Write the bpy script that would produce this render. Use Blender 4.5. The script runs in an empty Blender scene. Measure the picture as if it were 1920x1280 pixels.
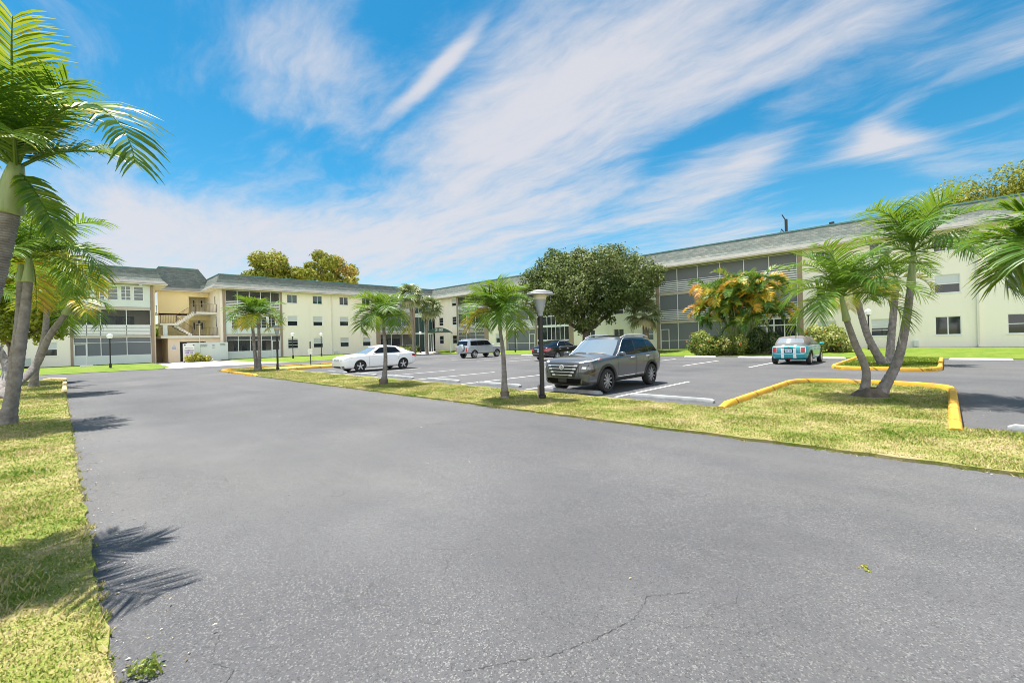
import bpy, math, random
import numpy as np
from mathutils import Vector, Matrix, Quaternion
from mathutils.bvhtree import BVHTree

SC = bpy.context.scene
COL = SC.collection
R = math.radians
random.seed(7)

# ------------------------------------------------------------------ camera
FPX, CX, CY, ROLL, CH = 832.0, 960.0, 635.2, math.atan(0.0258), 1.65
FWD = Vector((-0.6995, 0.7148, 0)).normalized()
RGT = Vector((FWD.y, -FWD.x, 0))
UPZ = Vector((0, 0, 1))
cr, sr = math.cos(ROLL), math.sin(ROLL)
cam = bpy.data.cameras.new('camera')
cam.sensor_width = 36.0
cam.lens = FPX / 1920 * 36
cam.shift_y = -(640 - CY) / 1920
cam.clip_start, cam.clip_end = 0.05, 4000
co = bpy.data.objects.new('camera', cam); COL.objects.link(co)
rx, ux, bz = RGT * cr - UPZ * sr, RGT * sr + UPZ * cr, -FWD
co.matrix_world = Matrix(((rx.x, ux.x, bz.x, 0), (rx.y, ux.y, bz.y, 0), (rx.z, ux.z, bz.z, CH), (0, 0, 0, 1)))
SC.camera = co


def view(depth, u, h=0.0):
    """ground point seen in column u of the photograph at a distance along the view"""
    lat = (u - CX) / FPX * depth
    p = FWD * depth + RGT * lat
    return Vector((p.x, p.y, h))


# ------------------------------------------------------------------ helpers
def link(o, parent=None):
    COL.objects.link(o)
    if parent is not None:
        o.parent = parent
    return o


def tag(o, label=None, cat=None, group=None, kind=None):
    if label: o['label'] = label
    if cat: o['category'] = cat
    if group: o['group'] = group
    if kind: o['kind'] = kind
    return o


def empty(name, loc=(0, 0, 0), rz=0.0, label=None, cat=None, group=None):
    o = bpy.data.objects.new(name, None)
    o.empty_display_size = 0.2
    o.location = loc
    o.rotation_euler = (0, 0, rz)
    link(o)
    return tag(o, label, cat, group)


class MB:
    def __init__(s):
        s.v, s.f, s.m = [], [], []

    def add(s, vs, fs, m=0):
        b = len(s.v)
        s.v += [tuple(p) for p in vs]
        s.f += [tuple(i + b for i in f) for f in fs]
        s.m += [m] * len(fs)
        return s

    def quad(s, a, b, c, d, m=0):
        return s.add([a, b, c, d], [(0, 1, 2, 3)], m)

    def box(s, x0, y0, z0, x1, y1, z1, m=0):
        if x0 > x1: x0, x1 = x1, x0
        if y0 > y1: y0, y1 = y1, y0
        if z0 > z1: z0, z1 = z1, z0
        vs = [(x, y, z) for z in (z0, z1) for y in (y0, y1) for x in (x0, x1)]
        return s.add(vs, [(0, 2, 3, 1), (4, 5, 7, 6), (0, 1, 5, 4), (1, 3, 7, 5), (3, 2, 6, 7), (2, 0, 4, 6)], m)

    def tube(s, pts, rad, n=10, m=0, cap=True, mfn=None):
        pts = [Vector(p) for p in pts]
        if not hasattr(rad, '__len__'): rad = [rad] * len(pts)
        b = len(s.v)
        t0 = (pts[1] - pts[0]).normalized()
        ref = Vector((1, 0, 0)) if abs(t0.x) < .9 else Vector((0, 1, 0))
        side = t0.cross(ref).normalized()
        for i, p in enumerate(pts):
            t = (pts[min(i + 1, len(pts) - 1)] - pts[max(i - 1, 0)])
            t = t.normalized() if t.length > 1e-9 else t0
            side = (side - t * side.dot(t)).normalized()
            up = t.cross(side)
            for k in range(n):
                a = 2 * math.pi * k / n
                s.v.append(tuple(p + (side * math.cos(a) + up * math.sin(a)) * rad[i]))
        for i in range(len(pts) - 1):
            mm = mfn(i) if mfn else m
            for k in range(n):
                k2 = (k + 1) % n
                s.f.append((b + i * n + k, b + i * n + k2, b + (i + 1) * n + k2, b + (i + 1) * n + k)); s.m.append(mm)
        if cap:
            s.f.append(tuple(b + k for k in range(n))[::-1]); s.m.append(mfn(0) if mfn else m)
            e = b + (len(pts) - 1) * n
            s.f.append(tuple(e + k for k in range(n))); s.m.append(mfn(len(pts) - 2) if mfn else m)
        return s

    def lathe(s, prof, n=24, c=(0, 0, 0), axis='z', m=0, mfn=None):
        b = len(s.v)
        for (r, h) in prof:
            for k in range(n):
                a = 2 * math.pi * k / n
                x, y = r * math.cos(a), r * math.sin(a)
                p = (x, y, h) if axis == 'z' else (h, x, y) if axis == 'x' else (x, h, y)
                s.v.append((p[0] + c[0], p[1] + c[1], p[2] + c[2]))
        for i in range(len(prof) - 1):
            for k in range(n):
                k2 = (k + 1) % n
                s.f.append((b + i * n + k, b + i * n + k2, b + (i + 1) * n + k2, b + (i + 1) * n + k))
                s.m.append(mfn(i) if mfn else m)
        return s

    def poly(s, pts, z0, z1, m=0):
        """closed prism over a 2D outline"""
        n = len(pts)
        vs = [(p[0], p[1], z0) for p in pts] + [(p[0], p[1], z1) for p in pts]
        fs = [tuple(range(n))[::-1], tuple(range(n, 2 * n))]
        fs += [(i, (i + 1) % n, n + (i + 1) % n, n + i) for i in range(n)]
        return s.add(vs, fs, m)

    def build(s, name, mats, parent=None, smooth=False, loc=None, auto=None):
        me = bpy.data.meshes.new(name)
        me.from_pydata(s.v, [], s.f)
        if not isinstance(mats, (list, tuple)): mats = [mats]
        for m in mats: me.materials.append(m)
        if len(mats) > 1:
            me.polygons.foreach_set('material_index', s.m)
        if smooth or auto:
            me.polygons.foreach_set('use_smooth', [True] * len(me.polygons))
        if auto:
            try: me.set_sharp_from_angle(angle=R(auto))
            except Exception: pass
        me.update()
        o = bpy.data.objects.new(name, me)
        if loc: o.location = loc
        return link(o, parent)


def np_mesh(name, V, F, mat, parent=None, tint=None, smooth=False, loc=None, F3=None):
    """fast mesh from arrays: V (n,3), F (m,k) of one face size; tint per face"""
    V = np.asarray(V, dtype=np.float32); F = np.asarray(F, dtype=np.int32)
    k = F.shape[1]
    me = bpy.data.meshes.new(name)
    me.vertices.add(len(V)); me.vertices.foreach_set('co', V.ravel())
    me.loops.add(F.size); me.loops.foreach_set('vertex_index', F.ravel())
    me.polygons.add(len(F)); me.polygons.foreach_set('loop_start', np.arange(0, F.size, k, dtype=np.int32))
    if smooth: me.polygons.foreach_set('use_smooth', np.ones(len(F), dtype=bool))
    if tint is not None:
        a = me.attributes.new('tint', 'FLOAT', 'FACE')
        a.data.foreach_set('value', np.asarray(tint, dtype=np.float32))
    me.materials.append(mat)
    me.update(calc_edges=True); me.validate()
    o = bpy.data.objects.new(name, me)
    if loc: o.location = loc
    return link(o, parent)


# ------------------------------------------------------------------ materials
class NT:
    def __init__(s, m):
        s.t = m.node_tree
        for n in list(s.t.nodes): s.t.nodes.remove(n)

    def n(s, typ, **kw):
        n = s.t.nodes.new(typ)
        for k, v in kw.items():
            if k in n.bl_rna.properties: setattr(n, k, v)
            else:
                n.inputs[k.replace('_', ' ')].default_value = v
        return n

    def l(s, a, b):
        s.t.links.new(a, b)

    def ramp(s, fac, stops):
        r = s.t.nodes.new('ShaderNodeValToRGB')
        e = r.color_ramp.elements
        while len(e) < len(stops): e.new(0.5)
        for i, (p, c) in enumerate(stops):
            e[i].position = p; e[i].color = (*c, 1)
        s.l(fac, r.inputs[0])
        return r.outputs[0]

    def math(s, op, a, b=0.0, c=None, clamp=False):
        n = s.t.nodes.new('ShaderNodeMath'); n.operation = op; n.use_clamp = clamp
        for i, x in enumerate((a, b, c)):
            if x is None: continue
            if isinstance(x, (int, float)): n.inputs[i].default_value = x
            else: s.l(x, n.inputs[i])
        return n.outputs[0]

    def mix(s, fac, a, b, typ='MIX'):
        n = s.t.nodes.new('ShaderNodeMixRGB'); n.blend_type = typ
        for i, x in enumerate((fac, a, b)):
            if isinstance(x, (int, float)): n.inputs[i].default_value = x
            elif isinstance(x, tuple): n.inputs[i].default_value = (*x, 1)
            else: s.l(x, n.inputs[i])
        return n.outputs[0]

    def noise(s, vec, scale, detail=4, rough=.55, dist=0.0):
        n = s.n('ShaderNodeTexNoise', Scale=scale, Detail=detail, Roughness=rough, Distortion=dist)
        if vec is not None: s.l(vec, n.inputs['Vector'])
        return n.outputs['Fac']


def newmat(name):
    m = bpy.data.materials.new(name); m.use_nodes = True
    return m, NT(m)


def mk(name, col, rough=.6, col2=None, scale=3.0, lo=.35, hi=.7, metallic=0.0, spec=.5, coat=0.0, bump=0.0, bscale=60., stretch=None, alpha=None):
    m, t = newmat(name)
    p = t.n('ShaderNodeBsdfPrincipled')
    o = t.n('ShaderNodeOutputMaterial')
    t.l(p.outputs[0], o.inputs[0])
    p.inputs['Base Color'].default_value = (*col, 1)
    p.inputs['Roughness'].default_value = rough
    p.inputs['Metallic'].default_value = metallic
    p.inputs['Specular IOR Level'].default_value = spec
    p.inputs['Coat Weight'].default_value = coat
    p.inputs['Coat Roughness'].default_value = .03
    g = t.n('ShaderNodeTexCoord')
    vec = g.outputs['Object']
    if stretch:
        mp = t.n('ShaderNodeMapping'); mp.inputs['Scale'].default_value = stretch
        t.l(vec, mp.inputs[0]); vec = mp.outputs[0]
    if col2:
        f = t.noise(vec, scale, 5, .6)
        t.l(t.ramp(f, [(lo, col), (hi, col2)]), p.inputs['Base Color'])
    if bump:
        b = t.n('ShaderNodeBump', Strength=bump, Distance=.02)
        t.l(t.noise(vec, bscale, 3, .6), b.inputs['Height'])
        t.l(b.outputs[0], p.inputs['Normal'])
    return m


def leaf_mat(name, stops, trans=.35, rough=.45, spec=.4, tcol=None):
    m, t = newmat(name)
    o = t.n('ShaderNodeOutputMaterial')
    a = t.n('ShaderNodeAttribute', attribute_name='tint')
    c = t.ramp(a.outputs['Fac'], stops)
    p = t.n('ShaderNodeBsdfPrincipled', Roughness=rough)
    p.inputs['Specular IOR Level'].default_value = spec
    t.l(c, p.inputs['Base Color'])
    tr = t.n('ShaderNodeBsdfTranslucent')
    t.l(t.mix(.5, c, tcol or (.5, .62, .06), 'MIX') if tcol is not False else c, tr.inputs[0])
    mx = t.n('ShaderNodeMixShader'); mx.inputs[0].default_value = trans
    t.l(p.outputs[0], mx.inputs[1]); t.l(tr.outputs[0], mx.inputs[2]); t.l(mx.outputs[0], o.inputs[0])
    return m


M = {}
M['wall'] = mk('cream stucco', (.895, .84, .725), .85, (.80, .745, .62), 1.3, lo=.5, hi=.85, bump=.03, bscale=14, spec=.2, stretch=(.9, .9, .14))
M['wall_yellow'] = mk('yellow stucco', (.88, .74, .42), .85, (.82, .69, .39), .6, bump=.03, bscale=14, spec=.2)
M['pink'] = mk('tan stucco', (.80, .66, .50), .85, (.74, .61, .46), .7, bump=.1, spec=.2)
M['tan'] = mk('brown pillar paint', (.36, .275, .21), .8, (.31, .24, .19), 1.5, spec=.2)
M['trim'] = mk('off white trim', (.74, .72, .64), .6, (.66, .64, .57), 1.2, spec=.3)
M['white'] = mk('white painted metal', (.78, .79, .78), .45)
M['panel'] = mk('pale panel', (.66, .72, .68), .6, (.62, .68, .65), .8, spec=.3)
M['soffit'] = mk('cream soffit', (.70, .62, .46), .8, spec=.2)
M['slab'] = mk('slab edge', (.52, .46, .38), .8, (.46, .41, .34), 1.4, spec=.2)
M['concrete'] = mk('pale concrete', (.46, .42, .36), .85, (.38, .35, .31), 1.2, bump=.1, spec=.2)
M['railing'] = mk('brown railing', (.13, .075, .045), .6)
M['dark'] = mk('dark interior', (.025, .027, .03), .7)
M['curtain'] = mk('drawn curtain', (.40, .42, .42), .8, (.34, .36, .37), 6, stretch=(6, 6, .2))
M['blind'] = mk('white blind', (.60, .63, .64), .35, (.52, .55, .57), 1, stretch=(.3, .3, 40))
M['crack'] = mk('dark crack line', (.035, .034, .034), .9)  # dark tone of the road cracks
M['black'] = mk('black metal', (.012, .012, .013), .5)
M['plastic'] = mk('black plastic', (.02, .021, .022), .55)
M['aluminium'] = mk('aluminium', (.62, .63, .65), .35, metallic=.6)


def glass_mat(name, col, rough=.04, spec=.6):
    m = mk(name, col, rough, spec=spec)
    return m


M['glass'] = glass_mat('window glass', (.022, .030, .034))
M['glass_teal'] = glass_mat('tinted teal glass', (.018, .060, .058))
M['glass_mid'] = glass_mat('grey glass', (.12, .15, .16), .08)


def screen_mat(name, col, fac):
    m, t = newmat(name)
    o = t.n('ShaderNodeOutputMaterial')
    d = t.n('ShaderNodeBsdfDiffuse', Color=(*col, 1))
    tr = t.n('ShaderNodeBsdfTransparent')
    mx = t.n('ShaderNodeMixShader'); mx.inputs[0].default_value = fac
    t.l(tr.outputs[0], mx.inputs[1]); t.l(d.outputs[0], mx.inputs[2]); t.l(mx.outputs[0], o.inputs[0])
    return m


M['screen'] = screen_mat('insect screen', (.20, .215, .24), .86)
M['screen_dark'] = screen_mat('dark insect screen', (.055, .06, .065), .62)


def shingle_mat():
    m, t = newmat('roof shingles')
    o = t.n('ShaderNodeOutputMaterial'); p = t.n('ShaderNodeBsdfPrincipled', Roughness=.9)
    p.inputs['Specular IOR Level'].default_value = .15
    t.l(p.outputs[0], o.inputs[0])
    uv = t.n('ShaderNodeUVMap')
    b = t.n('ShaderNodeTexBrick', offset=.5, Scale=1.0)
    b.inputs['Color1'].default_value = (.155, .172, .160, 1); b.inputs['Color2'].default_value = (.245, .252, .232, 1)
    b.inputs['Mortar'].default_value = (.14, .16, .15, 1)
    b.inputs['Mortar Size'].default_value = .014; b.inputs['Brick Width'].default_value = .34; b.inputs['Row Height'].default_value = .15
    b.inputs['Bias'].default_value = -.1; b.inputs['Mortar Smooth'].default_value = .3
    t.l(uv.outputs[0], b.inputs['Vector'])
    n1 = t.noise(uv.outputs[0], .5, 5, .65)
    mp = t.n('ShaderNodeMapping'); mp.inputs['Scale'].default_value = (.7, 5, 1); t.l(uv.outputs[0], mp.inputs[0])
    n2 = t.noise(mp.outputs[0], 1.3, 4, .7)
    c = t.mix(.55, b.outputs['Color'], t.ramp(n1, [(.3, (.72, .86, .86)), (.7, (1.15, 1.06, 1.0))]), 'MULTIPLY')
    c = t.mix(.7, c, t.ramp(n2, [(.3, (.62, .72, .74)), (.7, (1.25, 1.2, 1.15))]), 'MULTIPLY')
    t.l(c, p.inputs['Base Color'])
    bp = t.n('ShaderNodeBump', Strength=.5, Distance=.02); t.l(b.outputs['Fac'], bp.inputs['Height']); bp.invert = True
    t.l(bp.outputs[0], p.inputs['Normal'])
    return m


M['shingle'] = shingle_mat()
M['flare'] = mk('pale eave shingles', (.25, .245, .215), .9, (.18, .18, .165), 2.5, bump=.3, bscale=30, spec=.15, stretch=(1, 1, 3))  # eave courses in their own, slightly paler grey
M['coping'] = mk('green metal coping', (.075, .19, .17), .45, (.10, .22, .19), .8)


def asphalt_mat(name, base, spot, crack=True):
    m, t = newmat(name)
    o = t.n('ShaderNodeOutputMaterial'); p = t.n('ShaderNodeBsdfPrincipled')
    p.inputs['Specular IOR Level'].default_value = .35
    t.l(p.outputs[0], o.inputs[0])
    g = t.n('ShaderNodeTexCoord').outputs['Object']
    big = t.noise(g, .22, 6, .6)
    mp = t.n('ShaderNodeMapping'); mp.inputs['Scale'].default_value = (.09, .8, 1); t.l(g, mp.inputs[0])
    streak = t.noise(mp.outputs[0], .9, 5, .6)
    mid = t.noise(g, 2.2, 5, .65)
    k = base
    c = t.ramp(big, [(.25, tuple(x * .80 for x in k)), (.5, k), (.75, tuple(x * 1.22 for x in k))])
    c = t.mix(.6, c, t.ramp(streak, [(.3, (.80, .81, .84)), (.55, (1, 1, 1)), (.72, (1.3, 1.27, 1.2))]), 'MULTIPLY')
    c = t.mix(.35, c, t.ramp(mid, [(.3, (.75, .75, .75)), (.7, (1.2, 1.2, 1.2))]), 'MULTIPLY')
    # exposed aggregate: each stone its own tone
    pt = t.noise(g, .085, 4, .55, 1.5)
    c = t.mix(.55, c, t.ramp(pt, [(.36, (.70, .71, .74)), (.5, (1, 1, 1)), (.62, (1.25, 1.22, 1.15))]), 'MULTIPLY')
    oil = t.ramp(t.noise(g, .75, 3, .5), [(.70, (0, 0, 0)), (.80, (1, 1, 1))])
    c = t.mix(t.math('MULTIPLY', oil, .28), c, (.03, .03, .032))
    v = t.n('ShaderNodeTexVoronoi', Scale=120.0, Randomness=1.0); t.l(g, v.inputs['Vector'])
    sep = t.n('ShaderNodeSeparateColor'); t.l(v.outputs['Color'], sep.inputs[0])
    wear = t.math('MULTIPLY', t.ramp(t.noise(g, .55, 4, .6), [(.38, (.25, .25, .25)), (.66, (1, 1, 1))]), t.ramp(sep.outputs[0], [(.78, (0, 0, 0)), (.93, (1, 1, 1))]))
    c = t.mix(t.math('MULTIPLY', wear, .8), c, spot)
    dk = t.ramp(sep.outputs[1], [(.75, (1, 1, 1)), (.97, (.5, .5, .5))])
    c = t.mix(.8, c, dk, 'MULTIPLY')
    hgt = t.math('ADD', v.outputs['Distance'], t.math('MULTIPLY', t.noise(g, 28, 3, .6), .6))
    if crack:
        w = t.n('ShaderNodeTexNoise', Scale=1.6, Detail=5.0)
        t.l(g, w.inputs['Vector'])
        wv = t.n('ShaderNodeVectorMath', operation='MULTIPLY_ADD')
        t.l(w.outputs['Color'], wv.inputs[0]); wv.inputs[1].default_value = (.55, .55, 0); t.l(g, wv.inputs[2])
        ve = t.n('ShaderNodeTexVoronoi', Scale=2.1, feature='DISTANCE_TO_EDGE'); t.l(wv.outputs[0], ve.inputs['Vector'])
        line = t.ramp(ve.outputs['Distance'], [(.0, (1, 1, 1)), (.012, (0, 0, 0))])
        mask = t.ramp(t.noise(g, .33, 3, .5), [(.56, (0, 0, 0)), (.68, (1, 1, 1))])
        mask2 = t.ramp(t.noise(g, 3.1, 3, .5), [(.45, (0, 0, 0)), (.56, (1, 1, 1))])
        ck = t.math('MULTIPLY', t.math('MULTIPLY', line, mask), mask2)
        c = t.mix(t.math('MULTIPLY', ck, .8), c, (.028, .028, .028))
        hgt = t.math('SUBTRACT', hgt, t.math('MULTIPLY', ck, .8))
    t.l(c, p.inputs['Base Color'])
    t.l(t.ramp(mid, [(.3, (.72,) * 3), (.7, (.9,) * 3)]), p.inputs['Roughness'])
    b = t.n('ShaderNodeBump', Strength=.38, Distance=.005); t.l(hgt, b.inputs['Height']); t.l(b.outputs[0], p.inputs['Normal'])
    return m


M['asphalt'] = asphalt_mat('asphalt', (.093, .092, .095), (.215, .21, .20))
GRASS = [(.26, (.080, .165, .016)), (.40, (.19, .26, .034)), (.51, (.315, .325, .08)), (.62, (.49, .41, .18)), (.78, (.54, .44, .29))]
LUSH = [(.25, (.07, .15, .012)), (.5, (.14, .22, .02)), (.75, (.24, .27, .045)), (.95, (.33, .29, .09))]


def grass_mat(name, stops, blade=False, scale=.9, k=1.0):
    m, t = newmat(name)
    o = t.n('ShaderNodeOutputMaterial'); p = t.n('ShaderNodeBsdfPrincipled', Roughness=.8)
    p.inputs['Specular IOR Level'].default_value = .2
    g = t.n('ShaderNodeNewGeometry').outputs['Position']
    f = t.math('ADD', t.math('MULTIPLY', t.noise(g, scale, 3, .6), .62), t.math('MULTIPLY', t.noise(g, scale * 5.5, 3, .6), .42))
    if blade:
        a = t.n('ShaderNodeAttribute', attribute_name='tint')
        f = t.math('ADD', f, t.math('MULTIPLY', t.math('SUBTRACT', a.outputs['Fac'], .5), .42))
    else:
        f = t.math('ADD', f, t.math('MULTIPLY', t.math('SUBTRACT', t.noise(g, 60, 2, .7), .5), .5))
    c = t.ramp(f, [(q, tuple(x * k for x in cc)) for q, cc in stops])
    t.l(c, p.inputs['Base Color'])
    if blade:
        tr = t.n('ShaderNodeBsdfTranslucent'); t.l(c, tr.inputs[0])
        mx = t.n('ShaderNodeMixShader'); mx.inputs[0].default_value = .3
        t.l(p.outputs[0], mx.inputs[1]); t.l(tr.outputs[0], mx.inputs[2]); t.l(mx.outputs[0], o.inputs[0])
    else:
        b = t.n('ShaderNodeBump', Strength=.8, Distance=.05); t.l(t.noise(g, 45, 3, .7), b.inputs['Height'])
        t.l(b.outputs[0], p.inputs['Normal']); t.l(p.outputs[0], o.inputs[0])
    return m


def kerb_paint(name, c1, c2):
    m, t = newmat(name)
    o = t.n('ShaderNodeOutputMaterial'); p = t.n('ShaderNodeBsdfPrincipled', Roughness=.75); t.l(p.outputs[0], o.inputs[0])
    p.inputs['Specular IOR Level'].default_value = .25
    g = t.n('ShaderNodeTexCoord').outputs['Object']
    c = t.ramp(t.noise(g, 3.5, 5, .65), [(.35, c1), (.7, c2)])
    chip = t.ramp(t.noise(g, 9, 6, .75), [(.60, (0, 0, 0)), (.66, (1, 1, 1))])
    c = t.mix(t.math('MULTIPLY', chip, .75), c, (.30, .27, .22))
    w = t.n('ShaderNodeTexWave', wave_type='BANDS', bands_direction='DIAGONAL', Scale=.42, Distortion=.3); t.l(g, w.inputs['Vector'])
    c = t.mix(t.ramp(w.outputs['Fac'], [(.0, (.8, .8, .8)), (.012, (0, 0, 0))]), c, (.10, .07, .03))
    dirt = t.ramp(t.noise(g, 1.4, 4, .6), [(.5, (0, 0, 0)), (.75, (1, 1, 1))])
    c = t.mix(t.math('MULTIPLY', dirt, .35), c, (.20, .15, .08))
    t.l(c, p.inputs['Base Color'])
    b = t.n('ShaderNodeBump', Strength=.4, Distance=.02); t.l(t.noise(g, 26, 4, .7), b.inputs['Height']); t.l(b.outputs[0], p.inputs['Normal'])
    return m


M['grass'] = grass_mat('dry lawn', GRASS, k=.85)
M['blade'] = grass_mat('lawn blades', GRASS, True)
M['lush'] = grass_mat('green lawn', LUSH, k=.95)
M['lush_blade'] = grass_mat('green lawn blades', LUSH, True)
M['yellow'] = kerb_paint('yellow kerb paint', (.70, .39, .035), (.56, .31, .05))
M['yellow_old'] = kerb_paint('faded yellow kerb paint', (.70, .53, .24), (.55, .43, .25))
M['line'] = mk('white line paint', (.62, .62, .60), .7, (.42, .42, .41), 7, lo=.45, hi=.75, spec=.3)
M['stop'] = mk('weathered wheel stop', (.37, .38, .385), .75, (.20, .21, .215), 5, lo=.35, hi=.85, bump=.35, bscale=25, spec=.25)
M['stop_new'] = mk('bright wheel stop', (.78, .77, .72), .75, (.70, .69, .64), 3, spec=.25)
M['mulch'] = mk('orange mulch', (.42, .17, .06), .9, (.28, .11, .05), 8, bump=.5)
M['dirt'] = mk('sandy soil', (.40, .31, .22), .95, (.26, .20, .14), 5, bump=.4, bscale=20)


def trunk_mat(name, c1, c2, rings=14.0):
    m, t = newmat(name)
    o = t.n('ShaderNodeOutputMaterial'); p = t.n('ShaderNodeBsdfPrincipled', Roughness=.85)
    p.inputs['Specular IOR Level'].default_value = .2
    t.l(p.outputs[0], o.inputs[0])
    g = t.n('ShaderNodeTexCoord').outputs['Object']
    w = t.n('ShaderNodeTexWave', wave_type='BANDS', bands_direction='Z', Scale=rings, Distortion=2.5, Detail=3.0)
    w.inputs['Detail Scale'].default_value = 2.0
    t.l(g, w.inputs['Vector'])
    n = t.noise(g, 7, 5, .7)
    c = t.ramp(n, [(.3, c1), (.72, c2)])
    c = t.mix(.5, c, t.ramp(w.outputs['Fac'], [(.0, (.45, .42, .4)), (.3, (1, 1, 1)), (1, (1.1, 1.1, 1.1))]), 'MULTIPLY')
    t.l(c, p.inputs['Base Color'])
    b = t.n('ShaderNodeBump', Strength=.5, Distance=.02); t.l(t.math('ADD', w.outputs['Fac'], n), b.inputs['Height']); t.l(b.outputs[0], p.inputs['Normal'])
    return m


M['palm_trunk'] = trunk_mat('ringed palm trunk', (.145, .128, .118), (.34, .32, .305))
M['sabal_trunk'] = trunk_mat('rough palm trunk', (.17, .135, .11), (.38, .33, .28), 9)
M['crownshaft'] = mk('green crownshaft', (.20, .27, .09), .4, (.30, .36, .15), 4, stretch=(6, 6, .6))
M['bark'] = mk('tree bark', (.09, .07, .055), .9, (.17, .14, .11), 6, bump=.5, bscale=20, spec=.15, stretch=(1, 1, .3))
PALMC = [(.0, (.022, .080, .009)), (.35, (.058, .150, .016)), (.62, (.15, .235, .025)), (.80, (.46, .42, .04)), (.92, (.62, .38, .04)), (1.0, (.34, .18, .06))]
M['frond'] = leaf_mat('palm fronds', PALMC, .30, .42, .32, (.42, .60, .03))
M['sabal'] = leaf_mat('fan palm leaves', [(0, (.09, .13, .05)), (.5, (.22, .26, .12)), (.85, (.38, .37, .19)), (1, (.45, .33, .17))], .22, .45, .5, (.3, .4, .1))
M['areca'] = leaf_mat('areca fronds', [(0, (.035, .10, .014)), (.35, (.10, .22, .025)), (.52, (.30, .33, .03)), (.72, (.68, .44, .03)), (.88, (.72, .30, .04)), (1, (.55, .36, .20))], .28, .45, .4, False)
M['oak'] = leaf_mat('grey green tree leaves', [(0, (.035, .062, .014)), (.45, (.095, .135, .035)), (.8, (.18, .215, .065)), (1, (.26, .27, .14))], .18, .55, .2, (.2, .3, .04))
M['yellowtree'] = leaf_mat('yellow green leaves', [(0, (.05, .10, .01)), (.45, (.15, .21, .014)), (.8, (.34, .35, .02)), (1, (.48, .40, .03))], .34, .45, .4, (.66, .68, .03))
M['autumn'] = leaf_mat('olive brown leaves', [(0, (.08, .115, .018)), (.5, (.22, .245, .04)), (.8, (.40, .36, .08)), (1, (.50, .33, .14))], .25, .65, .1, (.5, .52, .08))
M['shrub'] = leaf_mat('shrub leaves', [(0, (.04, .08, .015)), (.4, (.14, .20, .03)), (.75, (.33, .36, .09)), (1, (.52, .50, .22))], .25, .55, .2, (.4, .5, .06))
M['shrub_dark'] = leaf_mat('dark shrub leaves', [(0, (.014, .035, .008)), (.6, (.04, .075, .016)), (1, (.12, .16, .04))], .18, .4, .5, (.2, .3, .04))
M['croton'] = leaf_mat('yellow shrub leaves', [(0, (.06, .10, .02)), (.4, (.25, .27, .03)), (.75, (.55, .48, .06)), (1, (.70, .60, .16))], .25, .4, .45, (.6, .55, .06))
M['flower'] = mk('orange blossom', (.75, .16, .04), .6)
SAT, SVAL, SHUE, CB, BACK_FILL, EXPO = 1.45, .48, -0.02, 2.4, 7.0, 1.10
# ================================================================== setting
XL, YR = -61.1, 43.8            # planes of the two facades: x = XL faces +X, y = YR faces -Y


def W(side, s, d, z):
    """facade coordinates: s along the wall, d out of the wall, z up"""
    return (XL + d, s, z) if side == 'L' else (s, YR - d, z)


def fbox(mb, side, s0, s1, d0, d1, z0, z1, m=0):
    a, b = W(side, s0, d0, z0), W(side, s1, d1, z1)
    mb.box(a[0], a[1], a[2], b[0], b[1], b[2], m)
    return mb


def fquad(mb, side, s0, s1, d, z0, z1, m=0):
    pts = [W(side, s0, d, z0), W(side, s1, d, z0), W(side, s1, d, z1), W(side, s0, d, z1)]
    mb.quad(*pts, m)
    return mb


# ---- ground sheets
def sheet(name, pts, z, mat, n=0):
    mb = MB(); mb.add([(p[0], p[1], z) for p in pts], [tuple(range(len(pts)))])
    return tag(mb.build(name, mat), kind='structure')


sheet('ground', [(-900, -900), (900, -900), (900, 900), (-900, 900)], -.06, M['grass'])
sheet('road', [(-44.2, -60), (60, -60), (60, 33.0), (-57.5, 33.0), (-57.5, 29.5), (-44.2, 27.0)], 0.0, M['asphalt'])


def rounded(pts, r, n=6):
    """round the corners of a 2D outline; r per corner"""
    out = []
    k = len(pts)
    for i in range(k):
        p0, p, p1 = Vector(pts[i - 1]), Vector(pts[i]), Vector(pts[(i + 1) % k])
        ri = r[i] if hasattr(r, '__len__') else r
        if ri <= 0: out.append(tuple(p)); continue
        a = (p0 - p).normalized(); b = (p1 - p).normalized()
        q0, q1 = p + a * ri, p + b * ri
        for j in range(n + 1):
            t = j / n
            out.append(tuple(q0 * (1 - t) ** 2 + p * 2 * t * (1 - t) + q1 * t * t))
    return out


def wobble(pts, amp, step, seed):
    """subdivide an outline and make it ragged, as a lawn edge is"""
    rng = random.Random(seed); out = []
    for i in range(len(pts)):
        a, b = Vector(pts[i]), Vector(pts[(i + 1) % len(pts)])
        n = max(1, int((b - a).length / step)); nn = Vector((-(b - a).y, (b - a).x)).normalized()
        for j in range(n):
            out.append(tuple(a.lerp(b, j / n) + nn * rng.uniform(-amp, amp)))
    return out


VERGE = wobble([(-24.2, .14), (-24.2, -13), (4, -13), (4, .16)], .025, .16, 1)
MEDIAN = [(-26.7, 7.36), (2.6, 7.36), (2.6, 10.05), (.05, 10.05), (.05, 16.2), (-.9, 16.85), (-2.5, 16.75), (-3.45, 15.6), (-3.45, 10.1), (-27.6, 10.3),
          (-30.6, 10.5), (-30.6, 13.6), (-31.4, 15.4), (-34.4, 15.4), (-35.4, 14.2), (-35.4, 8.9), (-34.6, 7.75)]
MEDIANW = wobble(MEDIAN, .04, .3, 2)


def raised(name, pts, z, mat):
    mb = MB(); mb.poly([p[:2] for p in pts], -.02, z)
    return tag(mb.build(name, mat), kind='structure')


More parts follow.
